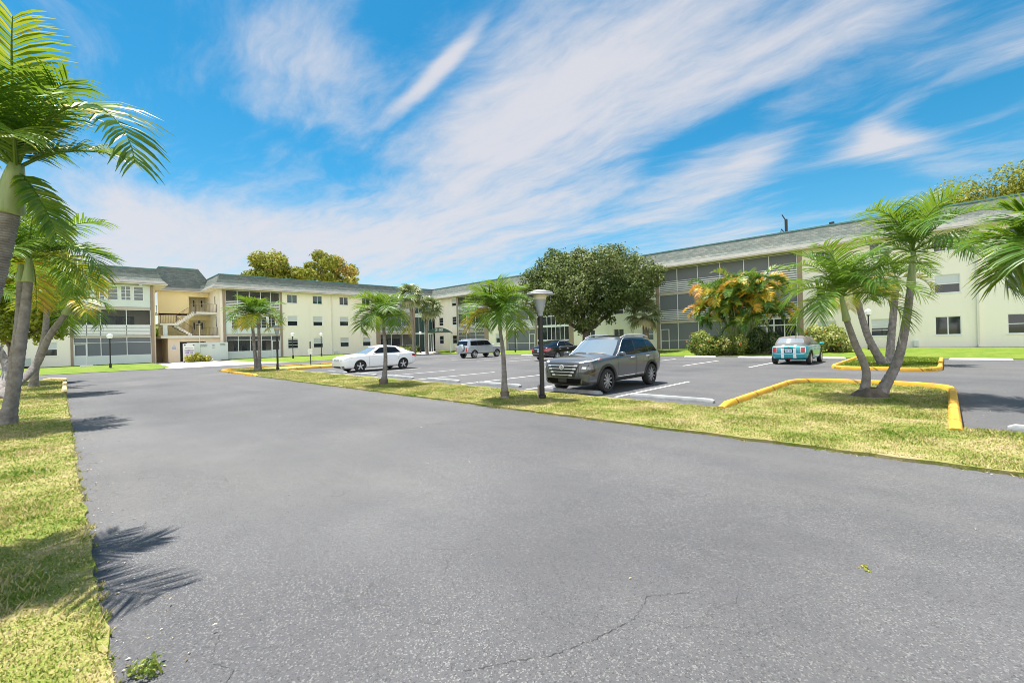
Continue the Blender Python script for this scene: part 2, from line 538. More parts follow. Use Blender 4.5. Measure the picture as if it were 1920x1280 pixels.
raised('lawn', VERGE, .03, M['grass'])
raised('lawn', MEDIANW, .045, M['grass'])
ISL2 = rounded([(-3.55, 33.05), (-3.55, 23.1), (-.25, 23.1), (-.25, 33.05)], [0, 1.1, 1.1, 0])
raised('lawn', ISL2, .06, M['grass'])


def sloped(name, outline_fn, nx, ny, mat):
    V = [outline_fn(i / nx, j / ny) for j in range(ny + 1) for i in range(nx + 1)]
    F = [(j * (nx + 1) + i, j * (nx + 1) + i + 1, (j + 1) * (nx + 1) + i + 1, (j + 1) * (nx + 1) + i) for j in range(ny) for i in range(nx)]
    mb = MB(); mb.add(V, F)
    return tag(mb.build(name, mat, smooth=True), kind='structure')


def back_lawn(u, v):
    x = -45 + u * 90
    y0 = 33.0
    y = y0 + (YR + .1 - y0) * v
    k = min(1, max(0, (x + 50) / 45))
    return (x, y, .02 + (.04 + .22 * k) * min(1, v * 1.6))


sloped('lawn', back_lawn, 40, 8, M['lush'])


def left_lawn_a(u, v):
    y = -60 + v * 66.7
    x1 = -44.0 if y < 5.8 else -44.0 - (y - 5.8) * 2.2 - (y - 5.8) ** 3 * 3
    return (x1 + (XL - .1 - x1) * u, y, .02 + .11 * min(1, u * 1.5))


def left_lawn_b(u, v):
    y = 13.2 + v * 16.5
    x1 = -44.0 - max(0, 15.4 - y) ** 1.6 * 4.2
    x1 = max(x1, XL + .6)
    return (x1 + (XL - .1 - x1) * u, y, .02 + .11 * min(1, u * 1.5))


sloped('lawn', left_lawn_a, 8, 60, M['lush'])
sloped('lawn', left_lawn_b, 8, 40, M['lush'])
mb = MB(); mb.add([(-43.9, 6.0, .004), (-43.9, 16.5, .004), (-50, 15, .008), (-66, 15, .008), (-66, 6.0, .008)], [(0, 1, 2, 3, 4)])
tag(mb.build('driveway', M['concrete']), kind='structure')
mb = MB(); mb.add([(-50, 32, .004), (-46.2, 32, .004), (-50.5, 38.5, .006), (-60.9, 43.7, .006), (-60.9, 39.5, .006), (-53.5, 36.0, .006)], [(0, 1, 2, 3, 4, 5)])
tag(mb.build('path', M['concrete']), kind='structure')
# planted corner beds with mulch
raised('bed', rounded([(-57.4, 29.6), (-57.4, 33.6), (-50.2, 33.9), (-49.3, 32.2), (-51.8, 30.4)], .6), .09, M['mulch'])
raised('lawn', [(-61.0, 29.6), (-57.4, 29.6), (-57.4, 33.6), (-52.5, 35.6), (-60.9, 40.0)], .06, M['lush'])
raised('lawn', [(-45.6, 32.4), (-41, 32.95), (-45, 33.05), (-45, 43.7), (-60.8, 43.7), (-50.2, 38.6)], .05, M['lush'])


# ---- kerbs: a swept, slightly rounded profile along a path
def kerb(name, path, mat, w=.17, h=.16, z=0.0, kind='structure'):
    pts = [Vector((p[0], p[1])) for p in path]
    prof = [(-w / 2, -.01), (-w / 2, h * .72), (-w * .30, h), (w * .30, h), (w / 2, h * .72), (w / 2, -.01)]
    mb = MB(); n = len(prof)
    for i, p in enumerate(pts):
        t = (pts[min(i + 1, len(pts) - 1)] - pts[max(i - 1, 0)]).normalized()
        nn = Vector((-t.y, t.x))
        hh = 1.0 if 0 < i < len(pts) - 1 else .55
        for a, b in prof:
            mb.v.append((p.x + nn.x * a, p.y + nn.y * a, z + (b * hh if b > 0 else b)))
    for i in range(len(pts) - 1):
        for k in range(n - 1):
            mb.f.append((i * n + k, i * n + k + 1, (i + 1) * n + k + 1, (i + 1) * n + k)); mb.m.append(0)
    mb.f.append(tuple(range(n))); mb.m.append(0)
    e = (len(pts) - 1) * n; mb.f.append(tuple(e + k for k in range(n))[::-1]); mb.m.append(0)
    o = mb.build(name, mat, auto=50)
    return tag(o, kind=kind)


def dens(path, step=.35):
    out = []
    for i in range(len(path) - 1):
        a, b = Vector(path[i][:2]), Vector(path[i + 1][:2])
        n = max(1, int((b - a).length / step))
        out += [tuple(a.lerp(b, j / n)) for j in range(n)]
    return out + [tuple(path[-1][:2])]


def open_round(pts, r):
    rr = rounded(pts, [0] + [r] * (len(pts) - 2) + [0])
    return rr


kerb('kerb', dens(open_round([(-3.5, 9.95), (-3.5, 16.9), (.08, 16.9), (.08, 9.75)], 1.25)), M['yellow'], .155, .15)
kerb('kerb', dens(open_round([(-3.65, 31.6), (-3.6, 23.0), (-.2, 23.0), (-.2, 31.9)], 1.2)), M['yellow'], .155, .15)
kerb('kerb', dens(open_round([(-26.2, 7.36), (-34.7, 7.5), (-35.6, 9.0), (-35.6, 15.7), (-31.8, 15.7)], .9)), M['yellow'], .14, .12)
kerb('kerb', dens(open_round([(-30.5, 10.3), (-30.5, 14.0), (-31.9, 15.7)], .8)), M['yellow'], .14, .13)
kerb('kerb', dens(open_round([(-24.15, .12), (-35.0, .22), (-36.2, -.6)], .7)), M['yellow_old'], .16, .14)
raised('lawn', wobble([(-24.1, .1), (-35.1, .12), (-36.1, -.7), (-36.1, -13), (-24.1, -13)], .03, .4, 5), .028, M['grass'])
kerb('kerb', dens([(-57.3, 29.6), (-51.8, 30.3), (-49.2, 32.2), (-50.3, 33.9)]), M['trim'], .15, .12)

# ---- painted parking lines
NEAR_L = [-26.2, -22.9, -19.6, -16.35, -13.05, -9.75, -6.45]
FAR_L = [-33.0, -29.7, -26.4, -23.1, -19.8, -16.5, -13.2, -9.95, -6.75]
mb = MB()


def pline(x, y0, y1, w=.1):
    mb.add([(x - w / 2, y0, .004), (x + w / 2, y0, .004), (x + w / 2, y1, .004), (x - w / 2, y1, .004)], [(0, 1, 2, 3)])


for x in NEAR_L: pline(x, 10.55, 15.4)
for x in FAR_L: pline(x, 23.0, 28.2 if x > -12 else 29.4)
pline(3.0, 24, 29)
tag(mb.build('parking_lines', M['line']), kind='structure')

# cracks running over the near road
def crack(px, w, seed):
    rng = random.Random(seed); b = MB(); pts = []
    for i in range(len(px) - 1):
        a, c = Vector(px[i]), Vector(px[i + 1]); n = max(2, int((c - a).length / .018))
        pts += [a.lerp(c, j / n) + Vector((rng.uniform(-.009, .009), rng.uniform(-.009, .009))) for j in range(n)]
    for i, p in enumerate(pts):
        t = (pts[min(i + 1, len(pts) - 1)] - pts[max(0, i - 1)]).normalized(); nn = Vector((-t.y, t.x)) * w * rng.uniform(.15, 1)
        b.v += [(p.x + nn.x, p.y + nn.y, .0035), (p.x - nn.x, p.y - nn.y, .0035)]
    for i in range(len(pts) - 1): b.f.append((2 * i, 2 * i + 1, 2 * i + 3, 2 * i + 2)); b.m.append(0)
    tag(b.build('road_crack', M['crack']), kind='structure')


crack([(-1.20, 2.80), (-1.38, 2.58), (-1.33, 2.32), (-1.41, 2.0), (-1.49, 1.78), (-1.62, 1.59), (-1.76, 1.36)], .0022, 1)
crack([(-1.33, 2.34), (-1.10, 2.42), (-.98, 2.55), (-.80, 2.60), (-.72, 2.78)], .0016, 2)
crack([(-1.02, 2.52), (-1.05, 2.70), (-.95, 2.88), (-1.0, 3.05)], .0014, 3)
crack([(-3.0, .62), (-2.80, .52), (-2.62, .60), (-2.5, .5)], .0016, 4)


# ---- wheel stops
def make_stop():
    b = MB()
    prof = [(-.078, 0), (-.075, .07), (-.058, .100), (.058, .100), (.075, .07), (.078, 0)]
    xs = [-1.08, -1.0, 1.0, 1.08]; hs = [.62, 1, 1, .62]
    for x, h in zip(xs, hs):
        for a, z in prof: b.v.append((x, a, z * h))
    n = 6
    for i in range(3):
        for k in range(n - 1): b.f.append((i * n + k, i * n + k + 1, (i + 1) * n + k + 1, (i + 1) * n + k)); b.m.append(0)
    b.f.append(tuple(range(n))); b.m.append(0); b.f.append(tuple(3 * n + k for k in range(n))[::-1]); b.m.append(0)
    return b.build('wheel_stop', M['stop'], auto=40)


STOPS = [(-24.55, 10.95, 'weathered white wheel stop under the nose of the white sedan'),
         (-21.25, 10.95, 'grey streaked wheel stop in the empty bay next to the white sedan'),
         (-18.0, 10.92, 'grey wheel stop behind the palm standing closest to the white sedan'),
         (-14.75, 10.95, 'stained wheel stop right of the palm standing closest to the white sedan'),
         (-11.45, 10.95, 'stained wheel stop left of the palm beside the tall lamp'),
         (-8.15, 10.80, 'white wheel stop in front of the grey crossover'),
         (-5.05, 10.85, 'white wheel stop in the empty bay between the grey crossover and the yellow kerb'),
         (1.75, 10.5, 'wheel stop with dark scuffs cut by the right edge of the photo')]
BACKSTOPS = [(-28.2, 31.2, 'pale wheel stop just right of the silver off-road wagon'),
             (-24.7, 31.2, 'pale wheel stop at the lawn left of the black sedan'),
             (-12.4, 31.5, 'cream wheel stop at the lawn behind the grey crossover'),
             (-8.75, 31.3, 'cream wheel stop at the lawn left of the teal convertible'),
             (-5.2, 31.3, 'cream wheel stop under the nose of the teal convertible'),
             (1.15, 31.4, 'bright cream wheel stop right of the planted island with two trunks')]
proto_stop = None
for i, (x, y, lab) in enumerate(STOPS + BACKSTOPS):
    if proto_stop is None: o = proto_stop = make_stop()
    else:
        o = proto_stop.copy(); COL.objects.link(o)
    o.location = (x, y, 0); o.rotation_euler.z = R(random.Random(i).uniform(-1.5, 1.5))
    if i >= len(STOPS):
        o.material_slots[0].link = 'OBJECT'; o.material_slots[0].material = M['stop_new']; o.location.z = .02
    tag(o, lab, 'wheel stop', 'wheel stops in the parking bays')

# ================================================================== building
BLD = empty('apartment_building', (0, 0, 0), 0, 'three storey cream apartment building in an L with green grey mansard roof', 'building')
F1, F2, F3, ZE = 2.87, 5.76, 8.36, 8.42


def wall(side, s0, s1, openings, z0=-.1, z1=8.45, mat=None, thick=.22):
    ss = sorted({s0, s1, *[v for o in openings for v in o[:2]]}); zz = sorted({z0, z1, *[v for o in openings for v in o[2:4]]})
    b = MB()
    inside = lambda s, z: any(o[0] < s < o[1] and o[2] < z < o[3] for o in openings)
    for i in range(len(ss) - 1):
        for j in range(len(zz) - 1):
            if not inside((ss[i] + ss[i + 1]) / 2, (zz[j] + zz[j + 1]) / 2):
                fquad(b, side, ss[i], ss[i + 1], 0, zz[j], zz[j + 1])
    t = -thick
    for (a, c, e, g) in [o[:4] for o in openings] + [(s0, s1, z0, z1)]:
        for (p, q) in (((a, e), (c, e)), ((c, e), (c, g)), ((c, g), (a, g)), ((a, g), (a, e))):
            b.quad(W(side, p[0], 0, p[1]), W(side, q[0], 0, q[1]), W(side, q[0], t, q[1]), W(side, p[0], t, p[1]))
    o = b.build('wall', mat or M['wall'], BLD)
    o['label'] = 'cream stuccoed wall'
    return o


def bars(mb, side, s0, s1, z0, z1, d0, d1, w, m=0):
    fbox(mb, side, s0, s0 + w, d0, d1, z0, z1, m); fbox(mb, side, s1 - w, s1, d0, d1, z0, z1, m)
    fbox(mb, side, s0 + w, s1 - w, d0, d1, z0, z0 + w, m); fbox(mb, side, s0 + w, s1 - w, d0, d1, z1 - w, z1, m)


def window(side, s0, s1, z0, z1, style='hung', blind=0.0, glass='glass', parent=None, d=-.1, frame='white'):
    b = MB()
    w = .045
    bars(b, side, s0, s1, z0, z1, d - .02, d + .05, w)
    if style == 'slider': fbox(b, side, (s0 + s1) / 2 - .03, (s0 + s1) / 2 + .03, d - .015, d + .04, z0 + w, z1 - w)
    if style == 'hung': fbox(b, side, s0 + w, s1 - w, d - .015, d + .04, (z0 + z1) / 2 - .025, (z0 + z1) / 2 + .025)
    if style in ('jal', 'jal3'):
        k = 3 if style == 'jal' else 4
        for i in range(1, k): fbox(b, side, s0 + w, s1 - w, d - .015, d + .035, z0 + (z1 - z0) * i / k - .02, z0 + (z1 - z0) * i / k + .02)
    if parent is None or parent is BLD:
        fbox(b, side, s0 - .06, s1 + .06, -.06, .05, z0 - .07, z0 - .003)
    o = b.build('window', M[frame], parent or BLD)
    p = MB(); fquad(p, side, s0 + w * .5, s1 - w * .5, d - .005, z0 + w * .5, z1 - w * .5)
    if parent is None or parent is BLD:
        p.build('pane', M[glass], o)
        if blind > 0:
            q = MB(); fbox(q, side, s0 + w, s1 - w, d - .004, d + .004, z1 - w - (z1 - z0) * blind, z1 - w)
            q.build('blind', M['blind'], o)
    else:
        p.build('pane', M[glass], o)
    return o


WZ = [(1.15, 2.45), (4.10, 5.40), (7.06, 8.18)]
rngw = random.Random(11)
M['housing0'] = mk('grey backing', (.16, .17, .18), .7)


def wins(side, cols):
    """cols: (s0, s1, floors, styles) -> openings and window records"""
    out = []
    for (s0, s1, st) in cols:
        for fl, sty in enumerate(st):
            if sty: out.append((s0, s1, *WZ[fl], sty))
    return out


def wall_with(side, s0, s1, cols):
    rec = wins(side, cols)
    wall(side, s0, s1, [r[:4] for r in rec])
    for r in rec:
        sty = r[4].split(':')
        window(side, r[0], r[1], r[2], r[3], sty[0], float(sty[1]) if len(sty) > 1 else 0, sty[2] if len(sty) > 2 else 'glass')


wall_with('L', -30.0, .80, [(-1.12, -.08, ('hung:.5', 'hung:.45', 'slider')), (-5.6, -4.3, ('hung:.5', 'hung', 'slider')), (-9.2, -7.9, ('hung', 'hung:.4', 'slider')),
                            (-15, -13.7, ('hung', 'hung:.4', 'slider')), (-20, -18.7, ('hung', 'hung:.4', 'slider'))])
wall_with('L', 20.22, 33.35, [(20.85, 22.13, ('jal:.12', 'hung:.5', 'slider:0:glass_teal')), (24.12, 25.40, ('hung:.55', 'hung:.55', 'slider:0:glass_teal')),
                              (27.82, 29.10, ('hung:.5', 'hung:.5', 'slider')), (31.2, 32.48, ('hung:.45', 'hung:.5', 'slider'))])
wall_with('R', -60.75, -54.85, [(-59.58, -58.40, ('hung', 'jal', None)), (-56.10, -54.98, ('hung', 'jal', 'hung:.55'))])
wall_with('R', -47.60, -43.95, [(-46.12, -44.88, ('hung:.4', 'hung', 'hung:.4'))])
wall_with('R', -32.38, -21.62, [(-30.6, -29.3, ('slider', 'hung', 'slider')), (-26.8, -25.52, ('slider', 'jal', 'slider')), (-23.34, -22.02, ('hung:.0:glass_mid', 'hung', 'slider'))])
wall_with('R', -8.55, 30.0, [(-7.62, -6.32, ('hung:.4', 'slider', 'slider')), (-4.15, -2.9, ('jal:.5', 'slider', 'slider')), (-.56, .76, ('slider', 'hung:.5', 'slider')),
                             (2.9, 4.2, ('hung', 'hung:.4', 'slider')), (6.5, 7.8, ('hung', 'hung', 'slider')), (10, 11.3, ('hung', 'hung', 'slider'))])

b = MB()   # flat roof deck and hidden rear walls that close the block
b.box(XL - 12, -30, 9.6, XL - .3, 7.2, 9.9); b.box(XL - 12, 13.7, 9.6, XL - .3, YR + .3, 9.9); b.box(XL - 12, YR + .3, 9.6, 30, YR + 12, 9.9)
b.build('roof_deck', M['slab'], BLD)
b = MB()
b.box(XL - 12, -30, -.1, XL - 11.8, 7.2, 9.6); b.box(XL - 12, 13.7, -.1, XL - 11.8, YR + 12, 9.6); b.box(XL - 11.8, YR + 11.8, -.1, 30, YR + 12, 9.6)
b.box(29.8, YR + .25, -.1, 30, YR + 11.8, 9.6); b.box(XL - 11.8, -30, -.1, XL - .25, -29.8, 9.6)
b.build('wall', M['wall'], BLD)


def pillar(side, s0, s1, d=.06, z1=8.43):
    b = MB(); fbox(b, side, s0, s1, -.6, d, -.1, z1)
    b.build('pillar', M['tan'], BLD)


for a, c in ((.803, .99), (7.0, 7.25), (13.72, 13.94), (19.97, 20.215), (33.36, 34.0), (39.62, 40.2)): pillar('L', a, c)
for a, c in ((-54.84, -54.6), (-48.45, -47.605), (-43.94, -43.76), (-38.6, -38.36), (-33.05, -32.39), (-21.61, -21.3), (-8.9, -8.56)): pillar('R', a, c)

ZF = [(.12, F1), (3.10, F2), (6.03, F3)]
DEP = 1.9


def bay(side, s0, s1, styles, posts, door=None):
    # shell: back wall, floors, side walls, slab edges
    b = MB()
    fquad(b, side, s0, s1, -DEP, -.1, 8.5, 0)
    fbox(b, side, s0, s0 + .02, -DEP, -.3, -.1, 8.5, 0); fbox(b, side, s1 - .02, s1, -DEP, -.3, -.1, 8.5, 0)
    b.build('wall', M['wall'], BLD)
    for z0, z1 in ((-.1, .1), (F1, 3.08), (F2, 6.01)):
        q = MB(); fbox(q, side, s0, s1, -DEP + .01, .015, z0, z1); q.build('floor_slab', M['slab'], BLD)
    for fl, sty in enumerate(styles):
        z0, z1 = ZF[fl]
        # sliding door on the back wall with a curtain half drawn
        q = MB(); L = s1 - s0
        fbox(q, side, s0 + L * .2, s0 + L * .8, -DEP, -DEP + .04, z0, z0 + 2.05)
        sd = q.build('sliding_door', M['glass'], BLD)
        q = MB()
        for k in range(3 if fl == 1 else 2):
            a = s0 + L * (.22 + .2 * k + .04 * rngw.random()); fbox(q, side, a, a + L * .11, -DEP + .042, -DEP + .05, z0 + .1, z0 + 1.95)
        q.build('curtain', M['curtain'], sd)
        opts = sty.split(':'); st = opts[0]; scr = opts[1] if len(opts) > 1 else 'screen'
        rail_top = z0 + 1.08
        root = MB()
        pp = [s0 + .02] + list(posts) + [s1 - .02]
        for p in pp: fbox(root, side, p - .028, p + .028, -.09, -.03, z0, z1)
        fbox(root, side, s0, s1, -.088, -.032, z1 - .05, z1)
        if st in ('rail', 'siding'): fbox(root, side, s0, s1, -.086, -.034, rail_top - .04, rail_top)
        if st == 'gscreen': fbox(root, side, s0, s1, -.086, -.034, z0 + .92, z0 + .97)
        if st == 'gpanel': fbox(root, side, s0, s1, -.086, -.034, z0 + .86, z0 + .90); fbox(root, side, s0, s1, -.086, -.034, z0 + 2.2, z0 + 2.24)
        pr = root.build('screened_porch', M['white'], BLD)
        pr['label'] = 'porch closed by metal framed screens'
        q = MB()
        if st == 'rail':
            n = 5
            for i in range(n): fbox(q, side, s0, s1, -.075, -.04, z0 + .06 + i * .19, z0 + .06 + i * .19 + .095)
            q.build('railing', M['white'], pr)
            q = MB(); fquad(q, side, s0, s1, -.1, z0, z1); q.build('screen', M[scr], pr)
        elif st == 'siding':
            for i in range(7): fbox(q, side, s0, s1, -.07, -.03, z0 + .0 + i * .148, z0 + .118 + i * .148)
            bk = MB(); fbox(bk, side, s0, s1, -.095, -.075, z0, z0 + 1.02); bk.build('backing', M['housing0'], pr)
            q.build('siding', M['white'], pr)
            q = MB(); fquad(q, side, s0, s1, -.1, z0, z1); q.build('screen', M[scr], pr)
        elif st == 'gscreen':
            fquad(q, side, s0, s1, -.1, z0, z1); q.build('screen', M[scr], pr)
        elif st == 'gpanel':
            fbox(q, side, s0, s1, -.075, -.028, z0 - .2, z0 + .86); q.build('panel', M['panel'], pr)
            q = MB(); fquad(q, side, s0, s1, -.1, z0, z1); q.build('screen', M[scr], pr)
            q = MB(); fbox(q, side, s0, s1, -.14, -.12, z1 - .55, z1 - .1); q.build('blind', M['curtain'], pr)
        elif st == 'panelwin':
            fbox(q, side, s0, s1, -.075, -.02, z0, z0 + .68); fbox(q, side, s0, s1, -.075, -.02, z0 + 2.16, z1)
            ws = []
            n = int(opts[2]) if len(opts) > 2 else 5
            m = .55; g = .21; ww = ((s1 - s0 - 2 * m) - g * (n - 1)) / n
            edges = [s0]
            for i in range(n):
                a = s0 + m + i * (ww + g); ws.append((a, a + ww)); edges += [a, a + ww]
            edges.append(s1)
            for i in range(0, len(edges), 2): fbox(q, side, edges[i], edges[i + 1], -.075, -.02, z0 + .68, z0 + 2.16)
            q.build('panel', M['panel'], pr)
            for a, c in ws: window(side, a, c, z0 + .68, z0 + 2.16, 'jal3', 0, 'glass_mid' if fl == 2 else 'glass', parent=pr, d=-.05)
        if door and fl == 0:
            q = MB(); a, c = door
            bars(q, side, a, c, z0, z0 + 2.12, -.06, -.015, .07); fbox(q, side, a + .07, c - .07, -.055, -.02, z0 + .9, z0 + .96)
            q.build('screen_door', M['white'], pr)


bay('L', 1.0, 6.98, ('gpanel', 'siding:screen_dark', 'panelwin:screen:5'), (1.98, 3.0, 5.0), door=(1.05, 1.95))
bay('L', 13.95, 19.95, ('gpanel:screen_dark', 'panelwin:screen:5', 'rail:screen_dark'), (15.2, 16.5, 17.75, 18.9), door=(18.95, 19.85))
bay('L', 34.02, 39.6, ('gscreen:screen_dark', 'rail', 'rail'), (35.9, 37.8), None)
bay('R', -54.58, -48.47, ('gpanel', 'rail:screen_dark', 'rail:screen_dark'), (-52.6, -50.5), None)
bay('R', -43.74, -38.62, ('gscreen', 'siding', 'siding'), (-42.0, -39.7), door=(-39.65, -38.7))
bay('R', -21.28, -8.92, ('gscreen', 'rail', 'rail'), (-19.36, -17.3, -15.2, -13.1, -11.05), door=(-21.22, -20.3))


def curtain_wall(side, s0, s1, cols, rows, d, glass, frame, label, w=.055, solid=()):
    q = MB()
    for s in cols: fbox(q, side, s - w / 2, s + w / 2, d - .04, d + .05, .05, 8.40)
    for z, hw in rows: fbox(q, side, s0, s1, d - .03, d + .06, z - hw, z + hw)
    o = q.build('glazed_entrance', M[frame], BLD); o['label'] = label
    q = MB()
    cc = [s0] + [c for c in cols if s0 + .05 < c < s1 - .05] + [s1]; rr = [.05] + [r[0] for r in rows] + [8.4]
    for i in range(len(cc) - 1):
        for j in range(len(rr) - 1): fquad(q, side, cc[i] + .01, cc[i + 1] - .01, d - .002 - .003 * ((i + j) % 3), rr[j], rr[j + 1])
    q.build('pane', M[glass], o)
    return o


curtain_wall('L', 40.22, 43.75, (40.25, 41.1, 42.1, 43.0, 43.7), ((2.9, .13), (5.85, .32), (7.2, .05)), -.25, 'glass_teal', 'panel', 'teal tinted glass front at the inner corner')
curtain_wall('R', -38.33, -33.07, (-38.3, -37.45, -36.6, -35.9, -35.2, -34.5, -33.8, -33.1), ((1.35, .08), (3.15, .14), (4.42, .07), (5.9, .12), (7.0, .06)), -.12, 'glass', 'white', 'white framed glass stair hall')
# right entrance under the long porch bay
q = MB()
for s in (-13.0, -12.1, -11.3, -10.75, -9.95, -9.03): fbox(q, 'R', s - .04, s + .04, -.02, .06, .1, 2.85)
for z in (2.25, 2.82): fbox(q, 'R', -13.0, -8.92, -.015, .055, z - .05, z + .05)
eo = q.build('entrance_door', M['white'], BLD); eo['label'] = 'white framed glass entrance doors behind the orange palms'
q = MB(); fquad(q, 'R', -13.0, -8.93, -.016, .1, 2.8); q.build('pane', M['glass'], eo)

# corner soffit light strip and downspouts, meter boxes
for side, s, z0 in (('L', 26.63, .15), ('R', 1.57, .3), ('R', -2.2, 99), ('L', -3.0, .2), ('R', -24.4, .2), ('R', 8.9, .3)):
    if z0 > 50: continue
    q = MB(); c = W(side, s, .07, 0)
    q.box(c[0] - .055, c[1] - .055, z0, c[0] + .055, c[1] + .055, 8.3)
    q.tube([(c[0], c[1], z0 + .12), (W(side, s, .3, 0)[0], W(side, s, .3, 0)[1], z0 - .02)], .06, 6)
    q.build('downspout', M['trim'], BLD)
for side, s, z, w, h in (('R', -1.7, .33, .24, .45), ('L', 26.9, .1, .45, .5), ('R', -17, 0, 0, 0)):
    if w: 
        q = MB(); fbox(q, side, s, s + w, .003, .2, z, z + h); fbox(q, side, s + .03, s + w - .03, .2, .21, z + .05, z + h - .05); q.build('utility_box', M['panel'], BLD)


# ---- mansard roof, swept along the eaves with proper mitres
def strip(name, ring_pts, mat, label=None, uvs=True):
    """ring_pts: list of profiles (lists of points); quads between neighbours, UV in metres"""
    b = MB(); n = len(ring_pts[0])
    for r in ring_pts: b.v += [tuple(p) for p in r]
    for i in range(len(ring_pts) - 1):
        for k in range(n - 1): b.f.append((i * n + k, (i + 1) * n + k, (i + 1) * n + k + 1, i * n + k + 1)); b.m.append(0)
    o = b.build(name, mat, BLD)
    if label: o['label'] = label
    me = o.data; uv = me.uv_layers.new(name='UVMap')
    for p in me.polygons:
        v0, v1 = Vector(b.v[p.vertices[0]]), Vector(b.v[p.vertices[1]])
        run = abs(v1.x - v0.x) >= abs(v1.y - v0.y)
        for li in p.loop_indices:
            c = Vector(b.v[me.loops[li].vertex_index])
            up = math.hypot(c.z * 1.25, 0)
            uv.data[li].uv = ((c.x if run else c.y), up)
    return o


PROF_SOF = [(-.05, 8.405), (1.0, 8.405), (1.0, 8.47)]
PROF_FLARE = [(1.0, 8.47), (.98, 8.53), (.70, 8.84)]
PROF_SH = [(.70, 8.84), (.50, 9.12), (.12, 10.10)]
PROF_COP = [(.12, 10.10), (.16, 10.11), (.15, 10.22), (-.1, 10.25), (-.35, 10.05)]


def sweep(path_fn, ends, label):
    for prof, nm, mt in ((PROF_SOF, 'soffit', 'soffit'), (PROF_FLARE, 'eave_course', 'flare'), (PROF_SH, 'mansard_roof', 'shingle'), (PROF_COP, 'coping', 'coping')):
        strip(nm, [[path_fn(e, d, z) for d, z in prof] for e in ends], M[mt], label if nm == 'mansard_roof' else None)


def right_block(e, d, z):      # stair side of the right hand part -> along the left facade -> inner corner -> along the right facade
    if e == 'back': return (XL - 11.9, 13.45 - d, z)
    if e == 'hip': return (XL + d, 13.45 - d, z)
    if e == 'corner': return (XL + d, YR - d, z)
    return (30.0, YR - d, z)


def left_block(e, d, z):
    if e == 'far': return (XL + d, -30.0, z)
    if e == 'hip': return (XL + d, 7.4 + d, z)
    return (XL - 11.9, 7.4 + d, z)


sweep(right_block, ('back', 'hip', 'corner', 'end'), 'green grey shingled mansard around the inner corner')
sweep(left_block, ('far', 'hip', 'back'), 'green grey shingled mansard left of the open stair')

# ---- stair bay between the two parts
XT = -66.4
tp = {'a': lambda d, z: (XT + d, 7.3, z), 'b': lambda d, z: (XT + d, 13.5, z)}
for prof, nm, mt in (([(-1.3, 8.44), (.35, 8.44), (.35, 8.52)], 'soffit', 'soffit'), ([(.35, 8.52), (.33, 8.58), (.15, 8.95)], 'eave_course', 'flare'),
                     ([(.15, 8.95), (-.05, 9.4), (-.55, 11.25)], 'mansard_roof', 'shingle'), ([(-.55, 11.25), (-.5, 11.26), (-.5, 11.4), (-.9, 11.45)], 'coping', 'coping')):
    dy = 0
    rows = []
    for y, sgn in ((7.2, 1), (13.7, -1)):
        rows.append([(XT + d, y + sgn * max(0, (z - 9.6)) * .72, z) for d, z in prof])
    strip(nm, rows, M[mt], 'taller mansard over the stair bay' if nm == 'mansard_roof' else None)
b = MB()
for y0, y1, z0, z1 in ((7.2, 8.7, 9.2, 11.25), (13.7, 12.2, 9.2, 11.25)):
    b.quad((XT - .05, y0, 9.2), (XT - 6, y0, 9.2), (XT - 6, y1, 11.25), (XT - .55, y1, 11.25))
b.quad((XT - .9, 8.6, 11.42), (XT - .9, 12.3, 11.42), (XT - 6, 12.3, 11.3), (XT - 6, 8.6, 11.3))
o = b.build('mansard_roof', M['shingle'], BLD); o.data.uv_layers.new(name='UVMap')
b = MB()
b.box(XL - .24, 13.45, -.1, XT - 6, 13.71, 8.43)      # return wall of the right part
b.build('wall', M['wall'], BLD)
b = MB()
b.box(XL - .24, 7.26, -.1, XT - 6, 7.4, 8.43)
b.build('wall', M['wall_yellow'], BLD)
b = MB()
b.box(XT - .6, 8.35, 2.98, XT - .4, 11.35, 8.45); b.box(XT - .6, 11.35, 7.9, XT - .4, 13.44, 8.45); b.box(XT - .6, 11.35, 5.05, XT - .4, 13.44, 5.55)
b.build('wall', M['wall_yellow'], BLD)['label'] = 'yellow wall behind the open stair'
b = MB(); b.box(XT - 3.4, 11.0, 2.9, XT - 3.2, 13.44, 8.45); b.build('wall', M['wall_yellow'], BLD)
for z in (3.05, 5.95):
    for y in (12.0, 12.85):
        b = MB(); b.box(XT - 3.2, y, z, XT - 3.15, y + .62, z + 1.95); b.build('door', M['trim'], BLD)
        b = MB(); b.box(XT - 3.15, y + .25, z + .9, XT - 3.13, y + .4, z + 1.75); b.build('pane', M['glass'], BLD.children[-1])
# slot windows of the return wall
for x0, z0, z1 in ((-63.3, 6.75, 7.75), (-62.9, 4.0, 5.3)):
    b = MB(); b.box(x0 - .42, 13.40, z0, x0, 13.447, z1); w_ = b.build('window', M['white'], BLD)
    b = MB(); b.box(x0 - .38, 13.39, z0 + .04, x0 - .04, 13.40, z1 - .04); b.build('pane', M['dark'], w_)
